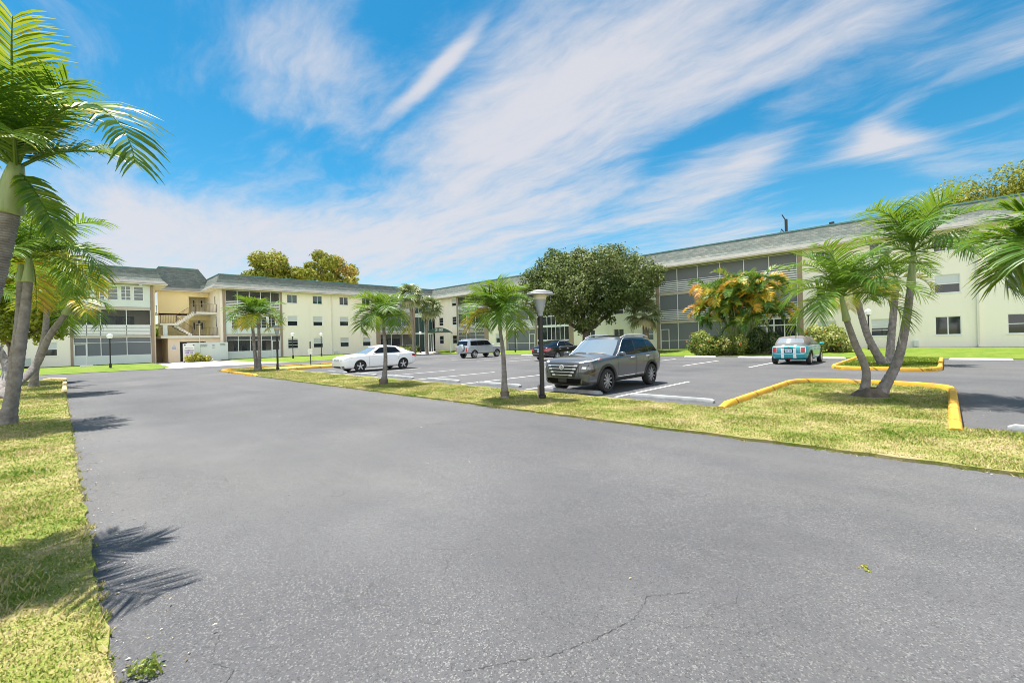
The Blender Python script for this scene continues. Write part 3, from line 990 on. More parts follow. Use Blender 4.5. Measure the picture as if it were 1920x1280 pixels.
# landings and flights
ST = empty('open_stair', (0, 0, 0)); ST.parent = BLD
b = MB()
b.box(-66.3, 8.0, 4.22, -62.9, 9.5, 4.42)                  # half landing
b.box(-66.8, 11.2, 5.55, -62.9, 13.44, 5.78); b.box(-66.8, 7.45, 5.55, -67.6, 13.4, 5.78); b.box(-67.6, 7.45, 2.75, -66.5, 13.4, 2.95)
b.build('landing', M['trim'], ST)
b = MB(); b.box(-63.35, 8.25, 2.98, -62.95, 8.65, 4.22); b.build('pillar', M['panel'], ST)
b = MB()
N = 9
for i in range(N):     # upper flight rises to the right, near side
    y0 = 9.5 + i * .20; z = 4.42 + (i + 1) * (1.36 / N)
    b.box(-64.1, y0, z - .34, -62.9, y0 + .22, z)
for i in range(N):     # lower flight behind rises to the left
    y0 = 11.5 - i * .22; z = 2.98 + (i + 1) * (1.36 / N)
    b.box(-65.9, y0 - .24, z - .34, -64.5, y0, z)
b.build('stair_flight', M['trim'], ST)


def railing(p0, p1, h=.95, n=None):
    p0, p1 = Vector(p0), Vector(p1); b = MB()
    n = n or max(3, int((p1 - p0).length / .14))
    for k in (.08, h): b.tube([p0 + UPZ * k, p1 + UPZ * k], .022, 6)
    for i in range(n + 1):
        p = p0.lerp(p1, i / n); r = .03 if i in (0, n) else .012
        b.tube([p, p + UPZ * h], r, 5)
    return b.build('railing', M['railing'], ST)


railing((-62.95, 8.05, 4.42), (-62.95, 9.5, 4.42)); None
railing((-62.95, 9.5, 4.45), (-62.95, 11.3, 5.8)); railing((-62.95, 11.3, 5.78), (-62.95, 13.42, 5.78))
railing((-64.5, 11.4, 3.0), (-64.5, 9.6, 4.4)); railing((-62.6, 10.9, 2.98), (-62.6, 13.42, 2.98))
railing((-67.55, 7.45, 5.78), (-67.55, 8.3, 5.78), n=5); railing((-67.55, 7.45, 2.95), (-67.55, 8.3, 2.95), n=5)
# store room below, its door, roof slab
b = MB()
b.box(-66.3, 8.55, -.1, -62.1, 9.62, 2.70); b.box(-66.3, 9.62, 2.3, -62.1, 13.44, 2.70); b.box(-66.3, 12.1, -.1, -62.1, 13.44, 2.3); b.box(-66.3, 9.62, -.1, -63.0, 12.1, 2.3)
b.build('store_room', M['pink'], BLD)['label'] = 'tan store room under the stair'
b = MB(); b.box(-66.4, 7.9, 2.702, -61.7, 13.44, 2.975); b.build('roof_slab', M['trim'], BLD)
b = MB(); b.box(-63.0, 9.66, .02, -62.95, 12.06, 2.26); b.build('door', M['dark'], BLD)
b = MB(); b.box(-66.0, 7.45, -.1, -65.8, 8.5, 2.70); b.build('wall', M['tan'], BLD)
# signs on the store room and on the pale privacy wall
PWALL = MB(); PWALL.box(-60.55, 10.0, -.1, -60.4, 13.93, 2.14)
pw = tag(PWALL.build('privacy_wall', M['panel']), 'pale green privacy wall with small signs before the open stair', 'wall')


def sign_board(parent, x, y0, y1, z0, z1, mat, lines, ink, name='sign'):
    b = MB(); b.box(x, y0, z0, x + .02, y1, z1); o = b.build(name, mat, parent)
    q = MB(); n = len(lines)
    for i, (a, c) in enumerate(lines):
        zz = z1 - (z1 - z0) * (i + .5) / n; hh = (z1 - z0) / n * .28
        k = a
        while k < c - .02:
            wd = .05 + .05 * rngw.random()
            q.box(x + .021, y0 + (y1 - y0) * k, zz - hh, x + .024, y0 + (y1 - y0) * min(c, k + wd), zz + hh); k += wd + .035
    if lines: q.build('lettering', ink, o)
    return o


M['ink'] = mk('dark ink', (.05, .05, .06), .6)
M['inkp'] = mk('violet ink', (.22, .10, .40), .6)
M['inkb'] = mk('blue ink', (.10, .16, .42), .6)
sign_board(pw, -60.4, 11.15, 11.95, 1.62, 1.98, M['panel'], [(.05, .95), (.1, .9)], M['ink'])
sign_board(pw, -60.4, 12.35, 12.62, 1.45, 1.93, M['trim'], [(.1, .9)] * 3, M['inkb'])
sign_board(pw, -60.4, 13.1, 13.7, 1.70, 2.0, M['panel'], [(.05, .95), (.05, .95)], M['ink'])
sign_board(BLD, -62.1, 8.85, 9.3, 1.45, 1.95, M['trim'], [(.25, .75), (.1, .9), (.1, .9), (.15, .85)], M['inkb'])
nb = empty('notice_board', (-60.0, 9.95, 0), 0, 'white notice board with violet lettering standing beside the clipped bush', 'notice board')
b = MB(); b.box(-.04, -.4, .12, .04, .62, 2.05); b.build('board', M['white'], nb)
for y in (-.3, .5):
    b = MB(); b.box(-.05, y - .05, 0, .05, y + .05, .12); b.build('foot', M['black'], nb)
    b = MB(); b.box(.041, y - .0, 1.83, .055, y + .14, 1.95); b.build('clip', M['black'], nb)
b = MB()
for z, hh, segs in ((1.55, .04, ((-.2, .5),)), (1.28, .1, ((-.25, .0), (.08, .52))), (1.05, .09, ((-.25, .1), (.2, .5))), (.80, .06, ((-.1, .45),))):
    for a, c in segs:
        k = a
        while k < c - .03: b.box(.041, k, z - hh, .046, k + .06, z + hh); k += .1
b.build('lettering', M['inkp'], nb)

# pole with junction head that stands before the store room
pl = empty('utility_pole', (-59.7, 11.05, .05), 0, 'thin grey pole with a small camera head before the open stair', 'pole')
b = MB(); b.tube([(0, 0, 0), (0, 0, 4.3)], .05, 8); b.build('post', M['aluminium'], pl)
b = MB(); b.box(-.06, -.3, 4.0, .06, .3, 4.08); b.lathe([(.0, 4.6), (.1, 4.55), (.12, 4.3), (.06, 4.2)], 10); b.build('camera_head', M['black'], pl)

# roof antenna and vent stacks
b = MB(); x0 = -9.9
b.tube([(x0, YR + 1.2, 9.9), (x0, YR + 1.2, 11.55)], .12, 8); b.tube([(x0, YR + 1.2, 11.4), (x0 - .3, YR + 1.2, 12.0)], .05, 6); b.tube([(x0, YR + 1.2, 10.2), (x0 - .38, YR + 1.2, 10.75), (x0 - .42, YR + 1.2, 10.45)], .05, 6)
b.build('antenna_mast', M['plastic'], BLD)
for x, h in ((-6.6, .32), (-27, .15)):
    b = MB(); b.box(x - .16, YR + 1.0, 9.9, x + .16, YR + 1.3, 10.3 + h); b.build('vent_stack', M['plastic'], BLD)

# ---- green awning over the inner corner entrance
AW = empty('entrance_awning', (-48.98, 35.98, .05), R(50), 'dark green arched awning over the corner entrance with its number in white', 'awning')
M['awning'] = mk('green canvas', (.008, .07, .05), .45, coat=.1)
hw, zb, rise, Ld = 1.5, 2.68, .56, 9.0
n = 12
arc = [(-hw + 2 * hw * i / n, zb + .14 + rise * (1 - (2 * i / n - 1) ** 2) ** .8) for i in range(n + 1)]
b = MB()
for y in (0, Ld): b.v += [(x, y, z) for x, z in arc]
b.f += [(i, i + 1, n + 2 + i, n + 1 + i) for i in range(n)]; b.m += [0] * n
k0 = len(b.v)
b.v += [(x, .0, z) for x, z in arc] + [(x, .0, zb) for x, z in arc]
b.f += [(k0 + i, k0 + n + 1 + i, k0 + n + 2 + i, k0 + i + 1) for i in range(n)]; b.m += [0] * n
for sx in (-hw, hw):
    b.quad((sx, 0, zb), (sx, Ld, zb), (sx, Ld, zb + .14), (sx, 0, zb + .14))
b.build('canopy', M['awning'], AW)
for sx in (-hw + .05, hw - .05):
    for y in (.08, 4.4, 8.6):
        q = MB(); q.tube([(sx, y, 0), (sx, y, zb)], .045, 8); q.build('post', M['white'], AW)
q = MB()
for sx in (-hw + .05, hw - .05): q.tube([(sx, .08, zb + .02), (sx, Ld - .1, zb + .02)], .03, 6)
q.tube([(-hw + .05, .08, zb + .02), (hw - .05, .08, zb + .02)], .03, 6)
q.build('frame', M['white'], AW)


def text(body, size, parent, loc, rot, mat, name='lettering', ext=.004, shear=0):
    cu = bpy.data.curves.new(name, 'FONT'); cu.body = body; cu.size = size; cu.align_x = 'CENTER'; cu.align_y = 'CENTER'; cu.extrude = ext
    cu.materials.append(mat)
    tmp = bpy.data.objects.new('tmp', cu); COL.objects.link(tmp); bpy.context.view_layer.update()
    me = bpy.data.meshes.new_from_object(tmp.evaluated_get(bpy.context.evaluated_depsgraph_get())); bpy.data.objects.remove(tmp)
    me.materials.clear(); me.materials.append(mat)
    o = bpy.data.objects.new(name, me); o.location = loc; o.rotation_euler = rot
    return link(o, parent)


text('3100', .52, AW, (0, -.012, zb + .38), (R(90), 0, 0), M['white'])
# ================================================================== street furniture
M['lens'] = mk('cream lamp lens', (.62, .56, .42), .3, spec=.4)
M['housing'] = mk('grey lamp housing', (.30, .33, .37), .4, metallic=.2)
M['hat'] = mk('grey lamp hood', (.33, .34, .36), .5, (.26, .27, .28), 6)


def make_globe_mat():
    m, t = newmat('clear globe')
    o = t.n('ShaderNodeOutputMaterial')
    g = t.n('ShaderNodeBsdfGlossy', Roughness=.08); d = t.n('ShaderNodeBsdfDiffuse', Color=(.85, .86, .87, 1)); tr = t.n('ShaderNodeBsdfTranslucent', Color=(.8, .82, .83, 1))
    a = t.n('ShaderNodeMixShader'); a.inputs[0].default_value = .4; t.l(d.outputs[0], a.inputs[1]); t.l(tr.outputs[0], a.inputs[2])
    tp = t.n('ShaderNodeBsdfTransparent'); b = t.n('ShaderNodeMixShader'); b.inputs[0].default_value = .62; t.l(tp.outputs[0], b.inputs[1]); t.l(a.outputs[0], b.inputs[2])
    c = t.n('ShaderNodeMixShader'); c.inputs[0].default_value = .12; t.l(b.outputs[0], c.inputs[1]); t.l(g.outputs[0], c.inputs[2]); t.l(c.outputs[0], o.inputs[0])
    return m


M['globe'] = make_globe_mat()


def make_hat_lamp():
    r = empty('street_lamp')
    b = MB(); b.tube([(0, 0, 0), (0, 0, 2.28)], .062, 14); b.lathe([(.062, .02), (.1, .03), (.1, .1), (.064, .12)], 14); b.build('post', M['black'], r, auto=40)
    b = MB(); b.box(-.115, -.06, .0, -.06, .06, .36); b.build('outlet_box', M['tan'], r)
    b = MB(); b.lathe([(.068, 2.20), (.075, 2.3), (.10, 2.33), (.105, 2.36), (.155, 2.62), (.162, 2.64)], 24); b.build('housing', M['housing'], r, auto=40)
    b = MB(); b.lathe([(.160, 2.638), (.19, 2.80), (.0, 2.80)], 24); b.build('lens', M['lens'], r, auto=40)
    b = MB(); b.lathe([(.19, 2.79), (.30, 2.775), (.375, 2.76), (.38, 2.77), (.352, 2.785), (.345, 2.815), (.30, 2.838), (.20, 2.848), (.185, 2.85), (.16, 2.885), (.10, 2.895), (.0, 2.90)], 32); b.build('hood', M['hat'], r, auto=30)
    return r


def make_globe_lamp():
    r = empty('globe_lamp')
    b = MB(); b.tube([(0, 0, -.1), (0, 0, 2.42)], .045, 10); b.lathe([(.045, .0), (.09, .0), (.09, .32), (.05, .36)], 10); b.build('post', M['black'], r, auto=40)
    b = MB(); b.lathe([(.05, 2.38), (.11, 2.42), (.11, 2.46), (.0, 2.46)], 14); b.build('collar', M['black'], r, auto=40)
    b = MB(); n = 12; b.lathe([(max(.0, .215 * math.sin(math.pi * i / n)), 2.66 - .215 * math.cos(math.pi * i / n)) for i in range(n + 1)], 20); b.build('globe', M['globe'], r, smooth=True)
    b = MB(); b.lathe([(.0, 2.46), (.06, 2.47), (.06, 2.62), (.035, 2.66), (.0, 2.67)], 12); b.build('bulb_socket', M['white'], r, smooth=True)
    return r


def copy_tree(o, parent=None):
    c = o.copy(); COL.objects.link(c); c.parent = parent
    for ch in o.children: copy_tree(ch, c)
    return c


hl = make_hat_lamp()
LH = [((-7.71, 8.98, .04), 'tall black post lamp with grey hood in the grass strip left of the grey crossover'),
      ((-31.6, 10.1, .04), 'black post lamp with grey hood beside the far double trunked palm')]
for i, (p, lab) in enumerate(LH):
    o = hl if i == 0 else copy_tree(hl)
    o.location = p; tag(o, lab, 'lamp', 'hooded post lamps in the grass strip')
gl = make_globe_lamp()
GLs = [((-50.8, 3.05, .1), 'globe lamp on a black post on the lawn left of the open stair'),
       ((-52.2, 18.3, .1), 'globe lamp on the lawn just left of the back of the white road sign'),
       ((-55.2, 22.7, .12), 'globe lamp on the lawn between the road sign and the white sedan'),
       ((-50.8, 34.2, .1), 'globe lamp among the yellow shrubs left of the green awning'),
       ((-43.9, 36.8, .1), 'globe lamp rising behind the roof of the silver off-road wagon'),
       ((-36.1, 37.4, .1), 'globe lamp half hidden behind the fronds left of the black sedan'),
       ((-3.85, 39.4, .22), 'globe lamp seen between the two slim trunks at the far kerbed island')]
for i, (p, lab) in enumerate(GLs):
    o = gl if i == 0 else copy_tree(gl)
    o.location = p; tag(o, lab, 'lamp', 'globe lamps on the lawns')

sg = empty('road_sign', (-35.0, 13.55, .03), R(200), 'back of a small white road sign on a dark post at the island end', 'sign')
b = MB(); b.tube([(0, 0, -.05), (0, 0, 1.82)], .035, 8); b.build('post', M['plastic'], sg)
b = MB(); b.box(-.24, .036, .84, .24, .046, 1.28); b.build('plate', M['white'], sg)
b = MB(); b.box(-.05, .05, 1.28, .05, .056, 1.8); b.build('strip', M['tan'], sg)

hb = empty('ground_box', (-55.6, 1.75, .1), 0, 'low pale utility cover lying on the lawn left of the globe lamp', 'cover')
b = MB(); b.box(-.3, -.42, -.02, .3, .42, .13); b.build('body', M['trim'], hb)
b = MB(); b.box(-.27, -.39, .131, .27, .39, .15); b.build('lid', M['concrete'], hb)
ac = empty('air_conditioner', (-59.6, -2.2, .1), R(8), 'grey outdoor air conditioner on the lawn by the left wall', 'air conditioner')
b = MB(); b.box(-.4, -.4, .22, .4, .4, .95); b.build('casing', M['panel'], ac)
b = MB()
for k in range(9): b.box(.402, -.36, .28 + k * .07, .41, .36, .31 + k * .07)
b.build('grille', M['housing'], ac)
b = MB(); b.box(-.42, -.42, -.02, .42, .42, .22); b.build('plinth', M['black'], ac)

# ================================================================== palms
def frond_geo(V, F, T, base, az, el, L, droop, nl, ll, lw, rng, tint, vee=.25, stiff=.5, start=.14, twist=0.0, seg=3):
    """one feather frond: rachis + two rows of drooping leaflets, appended to the arrays"""
    az += rng.uniform(-.06, .06)
    n = 16; pts = [Vector(base)]; tans = []
    bend = rng.uniform(-.25, .25)
    for i in range(n):
        t = i / n
        e = el - droop * (t ** 1.25)
        a = az + bend * t * t
        d = Vector((math.cos(a) * math.cos(e), math.sin(a) * math.cos(e), math.sin(e)))
        tans.append(d); pts.append(pts[-1] + d * (L / n))
    tans.append(tans[-1])
    # rachis ribbon (triangular)
    for i in range(n):
        for (p, tt, w) in ((pts[i], tans[i], .020 * (1 - .85 * i / n)), (pts[i + 1], tans[i + 1], .020 * (1 - .85 * (i + 1) / n))):
            sd = Vector((-math.sin(az), math.cos(az), 0)); up = sd.cross(tt) * -1
            V += [p + sd * w, p - sd * w, p - up * w * 1.4]
        k = len(V) - 6
        for a, c in ((0, 1), (1, 2), (2, 0)):
            F.append((k + a, k + c, k + 3 + c, k + 3 + a)); T.append(min(1, .55 + rng.uniform(-.02, .02)) if tint < .9 else .95)
    sdir0 = Vector((-math.sin(az), math.cos(az), 0))
    for side in (-1, 1):
        for j in range(nl):
            t = start + (1 - start) * (j + rng.random() * .7) / nl
            x = t * n; i = min(n - 1, int(x)); fr = x - i
            p = pts[i].lerp(pts[i + 1], fr); tg = tans[i].lerp(tans[i + 1], fr).normalized()
            sd = (sdir0 - tg * sdir0.dot(tg)).normalized() * side
            nr = tg.cross(sd).normalized()
            if nr.z < 0: nr = -nr
            if twist: sd = (sd * math.cos(twist * side) + nr * math.sin(twist * side)).normalized()
            l = ll * (.42 + .75 * math.sin(math.pi * (.12 + .80 * (t - start) / (1 - start)))) * rng.uniform(.82, 1.12)
            fwd = .42 + .75 * t * t
            d = (sd + tg * fwd + nr * (vee + rng.uniform(-.22, .22))).normalized()
            w = lw * rng.uniform(.75, 1.15) * (.75 if t > .85 else 1)
            wd = (tg - d * tg.dot(d)).normalized()
            wd = (wd + nr * rng.uniform(-.5, .5)).normalized()
            k = len(V); q = p.copy()
            for m in range(seg + 1):
                ww = w * (.55, 1.0, .72, .10)[m] if seg == 3 else w * (.7, 1, .1)[m]
                V += [q + wd * ww * .5, q - wd * ww * .5]
                if m < seg:
                    q = q + d * (l / seg)
                    d = (d + Vector((0, 0, -1)) * (1 - stiff) * (.55 + .4 * m)).normalized()
                    wd = (wd - d * wd.dot(d)).normalized()
            tv = min(1, max(0, tint + rng.uniform(-.16, .16)))
            for m in range(seg):
                F.append((k + 2 * m, k + 2 * m + 1, k + 2 * m + 3, k + 2 * m + 2)); T.append(min(1, tv + (.10 if m == seg - 1 and rng.random() < .35 else 0)))


def feather_crown(parent, pos, axis, n, L, seed, mat='frond', ll=.55, lw=.03, nl=44, old=.22, spread=(.0, 1.35), droop=1.9, az0=None, extra=()):
    rng = random.Random(seed); V, F, T = [], [], []
    az = rng.random() * 6.28 if az0 is None else az0
    for i in range(n):
        f = i / max(1, n - 1)                    # 0 young upright .. 1 old hanging
        el = R(82) - (spread[0] + (spread[1] - spread[0]) * f)
        az += 2.399 + rng.uniform(-.2, .2)
        tint = .22 + .22 * rng.random() + (.1 if f > .6 else 0)
        if f > 1 - old and rng.random() < .55: tint = rng.uniform(.60, .92)
        frond_geo(V, F, T, Vector(pos), az, el, L * rng.uniform(.85, 1.1) * (.82 if f < .12 else 1), droop * rng.uniform(.8, 1.15) * (.55 + .5 * f), nl, ll, lw, rng, tint,
                  vee=rng.uniform(.15, .45), stiff=rng.uniform(.55, .78), twist=rng.uniform(-.15, .5))
    for (a, e, l, dr, tint, *kl) in extra:
        frond_geo(V, F, T, Vector(pos), a, e, l, dr, nl + 6, ll * (kl[0] if kl else 1.05), lw, rng, tint, vee=.3, stiff=.62, twist=.2)
    o = np_mesh('crown', [tuple(v) for v in V], F, M[mat], parent, T)
    return o


def curve(pts, n=20):
    """smooth path through control points (Catmull-Rom)"""
    P = [Vector(p) for p in pts]; P = [P[0] * 2 - P[1]] + P + [P[-1] * 2 - P[-2]]
    out = []
    k = len(P) - 3
    for s in range(k):
        for j in range(n):
            t = j / n; a, b_, c, d = P[s:s + 4]
            out.append(.5 * ((2 * b_) + (c - a) * t + (2 * a - 5 * b_ + 4 * c - d) * t * t + (3 * b_ - a - 3 * c + d) * t ** 3))
    out.append(P[-2])
    return out


def trunk(parent, pts, r0, r1, mat='palm_trunk', flare=1.7, seed=0, rings=True, n=14, fl=.10):
    rng = random.Random(seed); c = curve(pts, 26)
    k = len(c); rad = []
    for i in range(k):
        t = i / (k - 1)
        r = r0 + (r1 - r0) * t
        r *= 1 + (flare - 1) * math.exp(-t / fl)
        if rings: r *= 1 + .035 * math.sin(i * 2.1) + rng.uniform(-.015, .015)
        rad.append(r)
    b = MB(); b.tube(c, rad, n)
    return b.build('trunk', M[mat], parent, smooth=True)


def crownshaft(parent, p0, p1, r0, r1):
    p0, p1 = Vector(p0), Vector(p1); b = MB()
    ts = [0, .03, .12, .35, .6, .8, 1.0]; rr = [1.12, 1.22, 1.18, 1.0, .9, .8, .62]
    b.tube([p0.lerp(p1, t) for t in ts], [(r0 + (r1 - r0) * t) * q for t, q in zip(ts, rr)], 14)
    return b.build('crownshaft', M['crownshaft'], parent, smooth=True)


def palm(loc, label, stems, group=None, cat='palm tree'):
    """stems: dicts with pts (local), r0, r1, shaft (length), crown settings"""
    o = empty('palm_tree', loc, 0, label, cat, group)
    for i, s in enumerate(stems):
        pts = [Vector(p) for p in s['pts']]
        trunk(o, pts, s['r0'], s['r1'], flare=s.get('flare', 1.5), seed=i + s.get('seed', 1), fl=s.get('fl', .10))
        d = (pts[-1] - pts[-2]).normalized(); d = (d + UPZ * s.get('up', .6)).normalized()
        top = pts[-1] + d * s['shaft']
        crownshaft(o, pts[-1] - d * .02, top, s['r1'] * 1.12, s['r1'] * .9)
        kw = dict(s['crown']); kw.setdefault('seed', 3)
        feather_crown(o, top - d * .03, d, **kw)
    return o


def rel(base, depth, u, v):
    """a point in column u, row v of the photograph, at a distance, relative to a base"""
    p = view(depth, u); H = CY - .0258 * (u - CX)
    z = CH + (H - v) / FPX * depth
    return Vector((p.x - base[0], p.y - base[1], z - base[2]))


# --- left of the road: the near palm whose trunk leaves the frame
bB = tuple(view(4.05, -150, .03))
def fr(u, v, depth_off=0):
    return None
palm(bB, 'nearest palm, cut by the left edge, its crown against the blue sky', [dict(
    pts=[(0, 0, -.05), rel(bB, 4.03, -72, 700), rel(bB, 4.0, -12, 505), rel(bB, 4.0, 20, 395)], r0=.125, r1=.088, shaft=.43, up=.25, flare=1.3,
    crown=dict(n=8, L=.95, seed=23, ll=.38, lw=.027, nl=42, old=.12, spread=(.0, .9), droop=1.5,
               extra=((R(27), R(50), 1.9, 2.4, .30), (R(140), R(76), 1.3, 1.2, .80), (R(0), R(84), 1.25, .8, .72), (R(44), R(-50), .74, .5, .50, .62), (R(-25), R(60), 1.1, 1.5, .35))))],
     'palms on the left verge')
# --- second: base at the verge edge, two stems
bA = (-15.14, -.85, .03)
palm(bA, 'twin stemmed palm with its foot at the left edge of the photo', [
    dict(pts=[(0, 0, -.05), rel(bA, 10.0, 31, 690), rel(bA, 10.0, 46, 600), rel(bA, 10.0, 56, 527)], r0=.118, r1=.078, shaft=.56, up=.9, flare=1.5,
         crown=dict(n=13, L=1.75, seed=5, ll=.55, lw=.034, nl=40, old=.4, spread=(.1, 1.5), droop=1.8, extra=((R(40), R(10), 1.75, 1.5, .66), (R(50), R(35), 1.9, 2.1, .4)))),
    dict(pts=[(-.1, .05, -.05), rel(bA, 10.25, 22, 700), rel(bA, 10.3, 36, 610), rel(bA, 10.4, 42, 528)], r0=.10, r1=.068, shaft=.5, up=.9, flare=1.4,
         crown=dict(n=9, L=1.6, seed=8, ll=.5, lw=.03, nl=34, old=.3, droop=1.8))], 'palms on the left verge')
# --- third clump: leaning trunks
bC = (-23.6, -1.55, .03)
palm(bC, 'leaning palm on the left verge with its low crown before the cream building', [
    dict(pts=[(0, 0, -.05), rel(bC, 17, 62, 690), rel(bC, 17, 92, 632), rel(bC, 17, 124, 588)], r0=.14, r1=.09, shaft=.55, up=.3, flare=1.5,
         crown=dict(n=14, L=1.65, seed=13, ll=.6, lw=.038, nl=34, old=.45, droop=1.9, spread=(.1, 1.6))),
    dict(pts=[(-.1, -.1, -.05), rel(bC, 17.2, 12, 690), rel(bC, 17.2, -25, 620), rel(bC, 17.2, -45, 570)], r0=.15, r1=.1, shaft=.5, up=.3, flare=1.5,
         crown=dict(n=10, L=1.6, seed=14, ll=.55, lw=.034, nl=30, old=.3, droop=1.9))], 'palms on the left verge')
bC2 = tuple(view(20.3, 61, .03))
palm(bC2, 'slim palm standing half hidden behind the leaning palm trunk', [
    dict(pts=[(0, 0, -.05), rel(bC2, 20.3, 66, 690), rel(bC2, 20.3, 84, 630), rel(bC2, 20.3, 92, 560)], r0=.14, r1=.1, shaft=.5, up=.6, flare=1.5,
         crown=dict(n=11, L=1.7, seed=33, ll=.55, lw=.038, nl=28, old=.35, droop=1.9))], 'palms on the left verge')

# --- palms in the median strip
b4 = (-32.3, 9.05, .05)
palm(b4, 'double trunked palm at the far end of the median strip', [
    dict(pts=[(0, 0, -.05), rel(b4, 28.9, 477, 655), rel(b4, 28.9, 474, 606)], r0=.12, r1=.085, shaft=.5, up=.8, flare=1.4,
         crown=dict(n=13, L=1.75, seed=41, ll=.62, lw=.05, nl=30, old=.25, droop=2.0)),
    dict(pts=[(.15, .1, -.05), rel(b4, 28.9, 486, 655), rel(b4, 28.9, 486, 606)], r0=.12, r1=.085, shaft=.5, up=.8, flare=1.4,
         crown=dict(n=13, L=1.75, seed=42, ll=.62, lw=.05, nl=30, old=.25, droop=2.0))], 'palms in the median strip')
b5 = (-15.5, 8.72, .04)
palm(b5, 'single palm in the median strip in front of the white sedan', [
    dict(pts=[(0, 0, -.05), rel(b5, 17.0, 722, 670), rel(b5, 17.0, 720, 613)], r0=.082, r1=.058, shaft=.36, up=.8, flare=2.0, fl=.16,
         crown=dict(n=15, L=1.4, seed=51, ll=.58, lw=.030, nl=46, old=.2, droop=2.5, spread=(-.05, .95)))], 'palms in the median strip')
b6 = (-8.6, 8.45, .04)
palm(b6, 'single palm in the median strip just left of the tall hooded lamp', [
    dict(pts=[(0, 0, -.05), rel(b6, 12.05, 943, 668), rel(b6, 12.0, 938, 617)], r0=.066, r1=.046, shaft=.42, up=.9, flare=2.0, fl=.16,
         crown=dict(n=17, L=1.15, seed=64, ll=.50, lw=.026, nl=48, old=.15, droop=2.5, spread=(-.05, 1.05)))], 'palms in the median strip')
for (p, r) in ((b5, .17), (b6, .12)):
    b = MB(); b.lathe([(r * .7, .22), (r * 1.05, .17), (r * .9, .05), (r * 1.1, -.03)], 14); o_ = [c for c in COL.objects if c.name.startswith('palm_tree') and (c.location - Vector(p)).length < .1][0]
    b.build('root_mat', M['bark'], o_, smooth=True)
# --- the V shaped palm on the near island
b7 = (-1.35, 13.75, .05)
p7 = palm(b7, 'large V shaped palm with two curved trunks on the yellow kerbed island', [
    dict(pts=[(-.12, -.08, -.05), rel(b7, 10.8, 1622, 695), rel(b7, 10.75, 1603, 645), rel(b7, 10.7, 1588, 600)], r0=.094, r1=.064, shaft=.62, up=.7, flare=1.55,
         crown=dict(n=16, L=1.6, seed=71, ll=.56, lw=.030, nl=42, old=.06, droop=2.0, spread=(-.1, 1.25))),
    dict(pts=[(.14, .1, -.05), rel(b7, 10.8, 1680, 680), rel(b7, 10.75, 1698, 610), rel(b7, 10.7, 1710, 537)], r0=.112, r1=.072, shaft=.85, up=.9, flare=1.5,
         crown=dict(n=14, L=1.8, seed=77, ll=.60, lw=.033, nl=42, old=.0, droop=2.0, spread=(-.15, 1.2)))], 'palms on the kerbed islands')
b = MB(); b.lathe([(.16, .20), (.27, .10), (.36, .03), (.42, -.04)], 18, (0, 0, 0)); b.build('root_mat', M['bark'], p7, smooth=True)
b8 = (-2.0, 26.6, .06)
palm(b8, 'slender V shaped palm on the far island by the lawn', [
    dict(pts=[(-.1, -.05, -.05), rel(b8, 20.5, 1628, 632), rel(b8, 20.5, 1608, 560)], r0=.17, r1=.12, shaft=.6, up=.8, flare=1.3,
         crown=dict(n=11, L=1.8, seed=81, ll=.6, lw=.042, nl=30, old=.3, droop=2.0)),
    dict(pts=[(.1, .05, -.05), rel(b8, 20.5, 1671, 632), rel(b8, 20.5, 1681, 545)], r0=.17, r1=.13, shaft=.6, up=.8, flare=1.3,
         crown=dict(n=11, L=1.8, seed=82, ll=.6, lw=.042, nl=30, old=.35, droop=2.0))], 'palms on the kerbed islands')
b9 = tuple(view(6.0, 1992, .04))
palm(b9, 'palm beyond the right edge whose fronds hang into the photo', [
    dict(pts=[(0, 0, -.05), rel(b9, 6.0, 1990, 700), rel(b9, 6.0, 1985, 520)], r0=.11, r1=.08, shaft=.45, up=.9, flare=1.6,
         crown=dict(n=12, L=1.0, seed=95, ll=.52, lw=.034, nl=46, old=.15, droop=2.0, spread=(-.05, 1.3)))], 'palms in the median strip')


# ---- fan palms
def fan_crown(parent, pos, n, r, seed, petiole=.55):
    rng = random.Random(seed); V, F, T = [], [], []
    az = 0
    for i in range(n):
        f = i / n; az += 2.399 + rng.uniform(-.25, .25); el = R(80) - f * R(128)
        d = Vector((math.cos(az) * math.cos(el), math.sin(az) * math.cos(el), math.sin(el)))
        L = r * petiole * rng.uniform(.75, 1.1); p = Vector(pos); k = len(V)
        sd = Vector((-math.sin(az), math.cos(az), 0)); up = d.cross(sd) * -1
        e = p + d * L
        V += [p + sd * .02, p - sd * .02, e - sd * .012, e + sd * .012]; F.append((k, k + 1, k + 2, k + 3)); T.append(.5)
        tint = rng.uniform(.25, .6) if f < .8 else rng.uniform(.6, 1)
        m = 15
        for j in range(m):
            a = R(-105) + R(210) * j / (m - 1)
            dd = (d * math.cos(a) + sd * math.sin(a) + up * .25).normalized()
            l = r * (1 - petiole * .55) * (1.0 - .25 * abs(a) / R(105)) * rng.uniform(.85, 1.1)
            w = (sd * math.cos(a) - d * math.sin(a)).normalized() * (l * .095); w = w + up * rng.uniform(-.02, .02)
            k = len(V); d2 = (dd + Vector((0, 0, -.75))).normalized()
            q = e + dd * l * .55; q2 = q + d2 * l * .5
            V += [e - w * .25, e + w * .25, q + w, q - w, q2 + w * .15, q2 - w * .15]
            tv = min(1, max(0, tint + rng.uniform(-.15, .15)))
            F += [(k, k + 1, k + 2, k + 3), (k + 3, k + 2, k + 4, k + 5)]; T += [tv, min(1, tv + .08)]
    return np_mesh('crown', [tuple(v) for v in V], F, M['sabal'], parent, T)


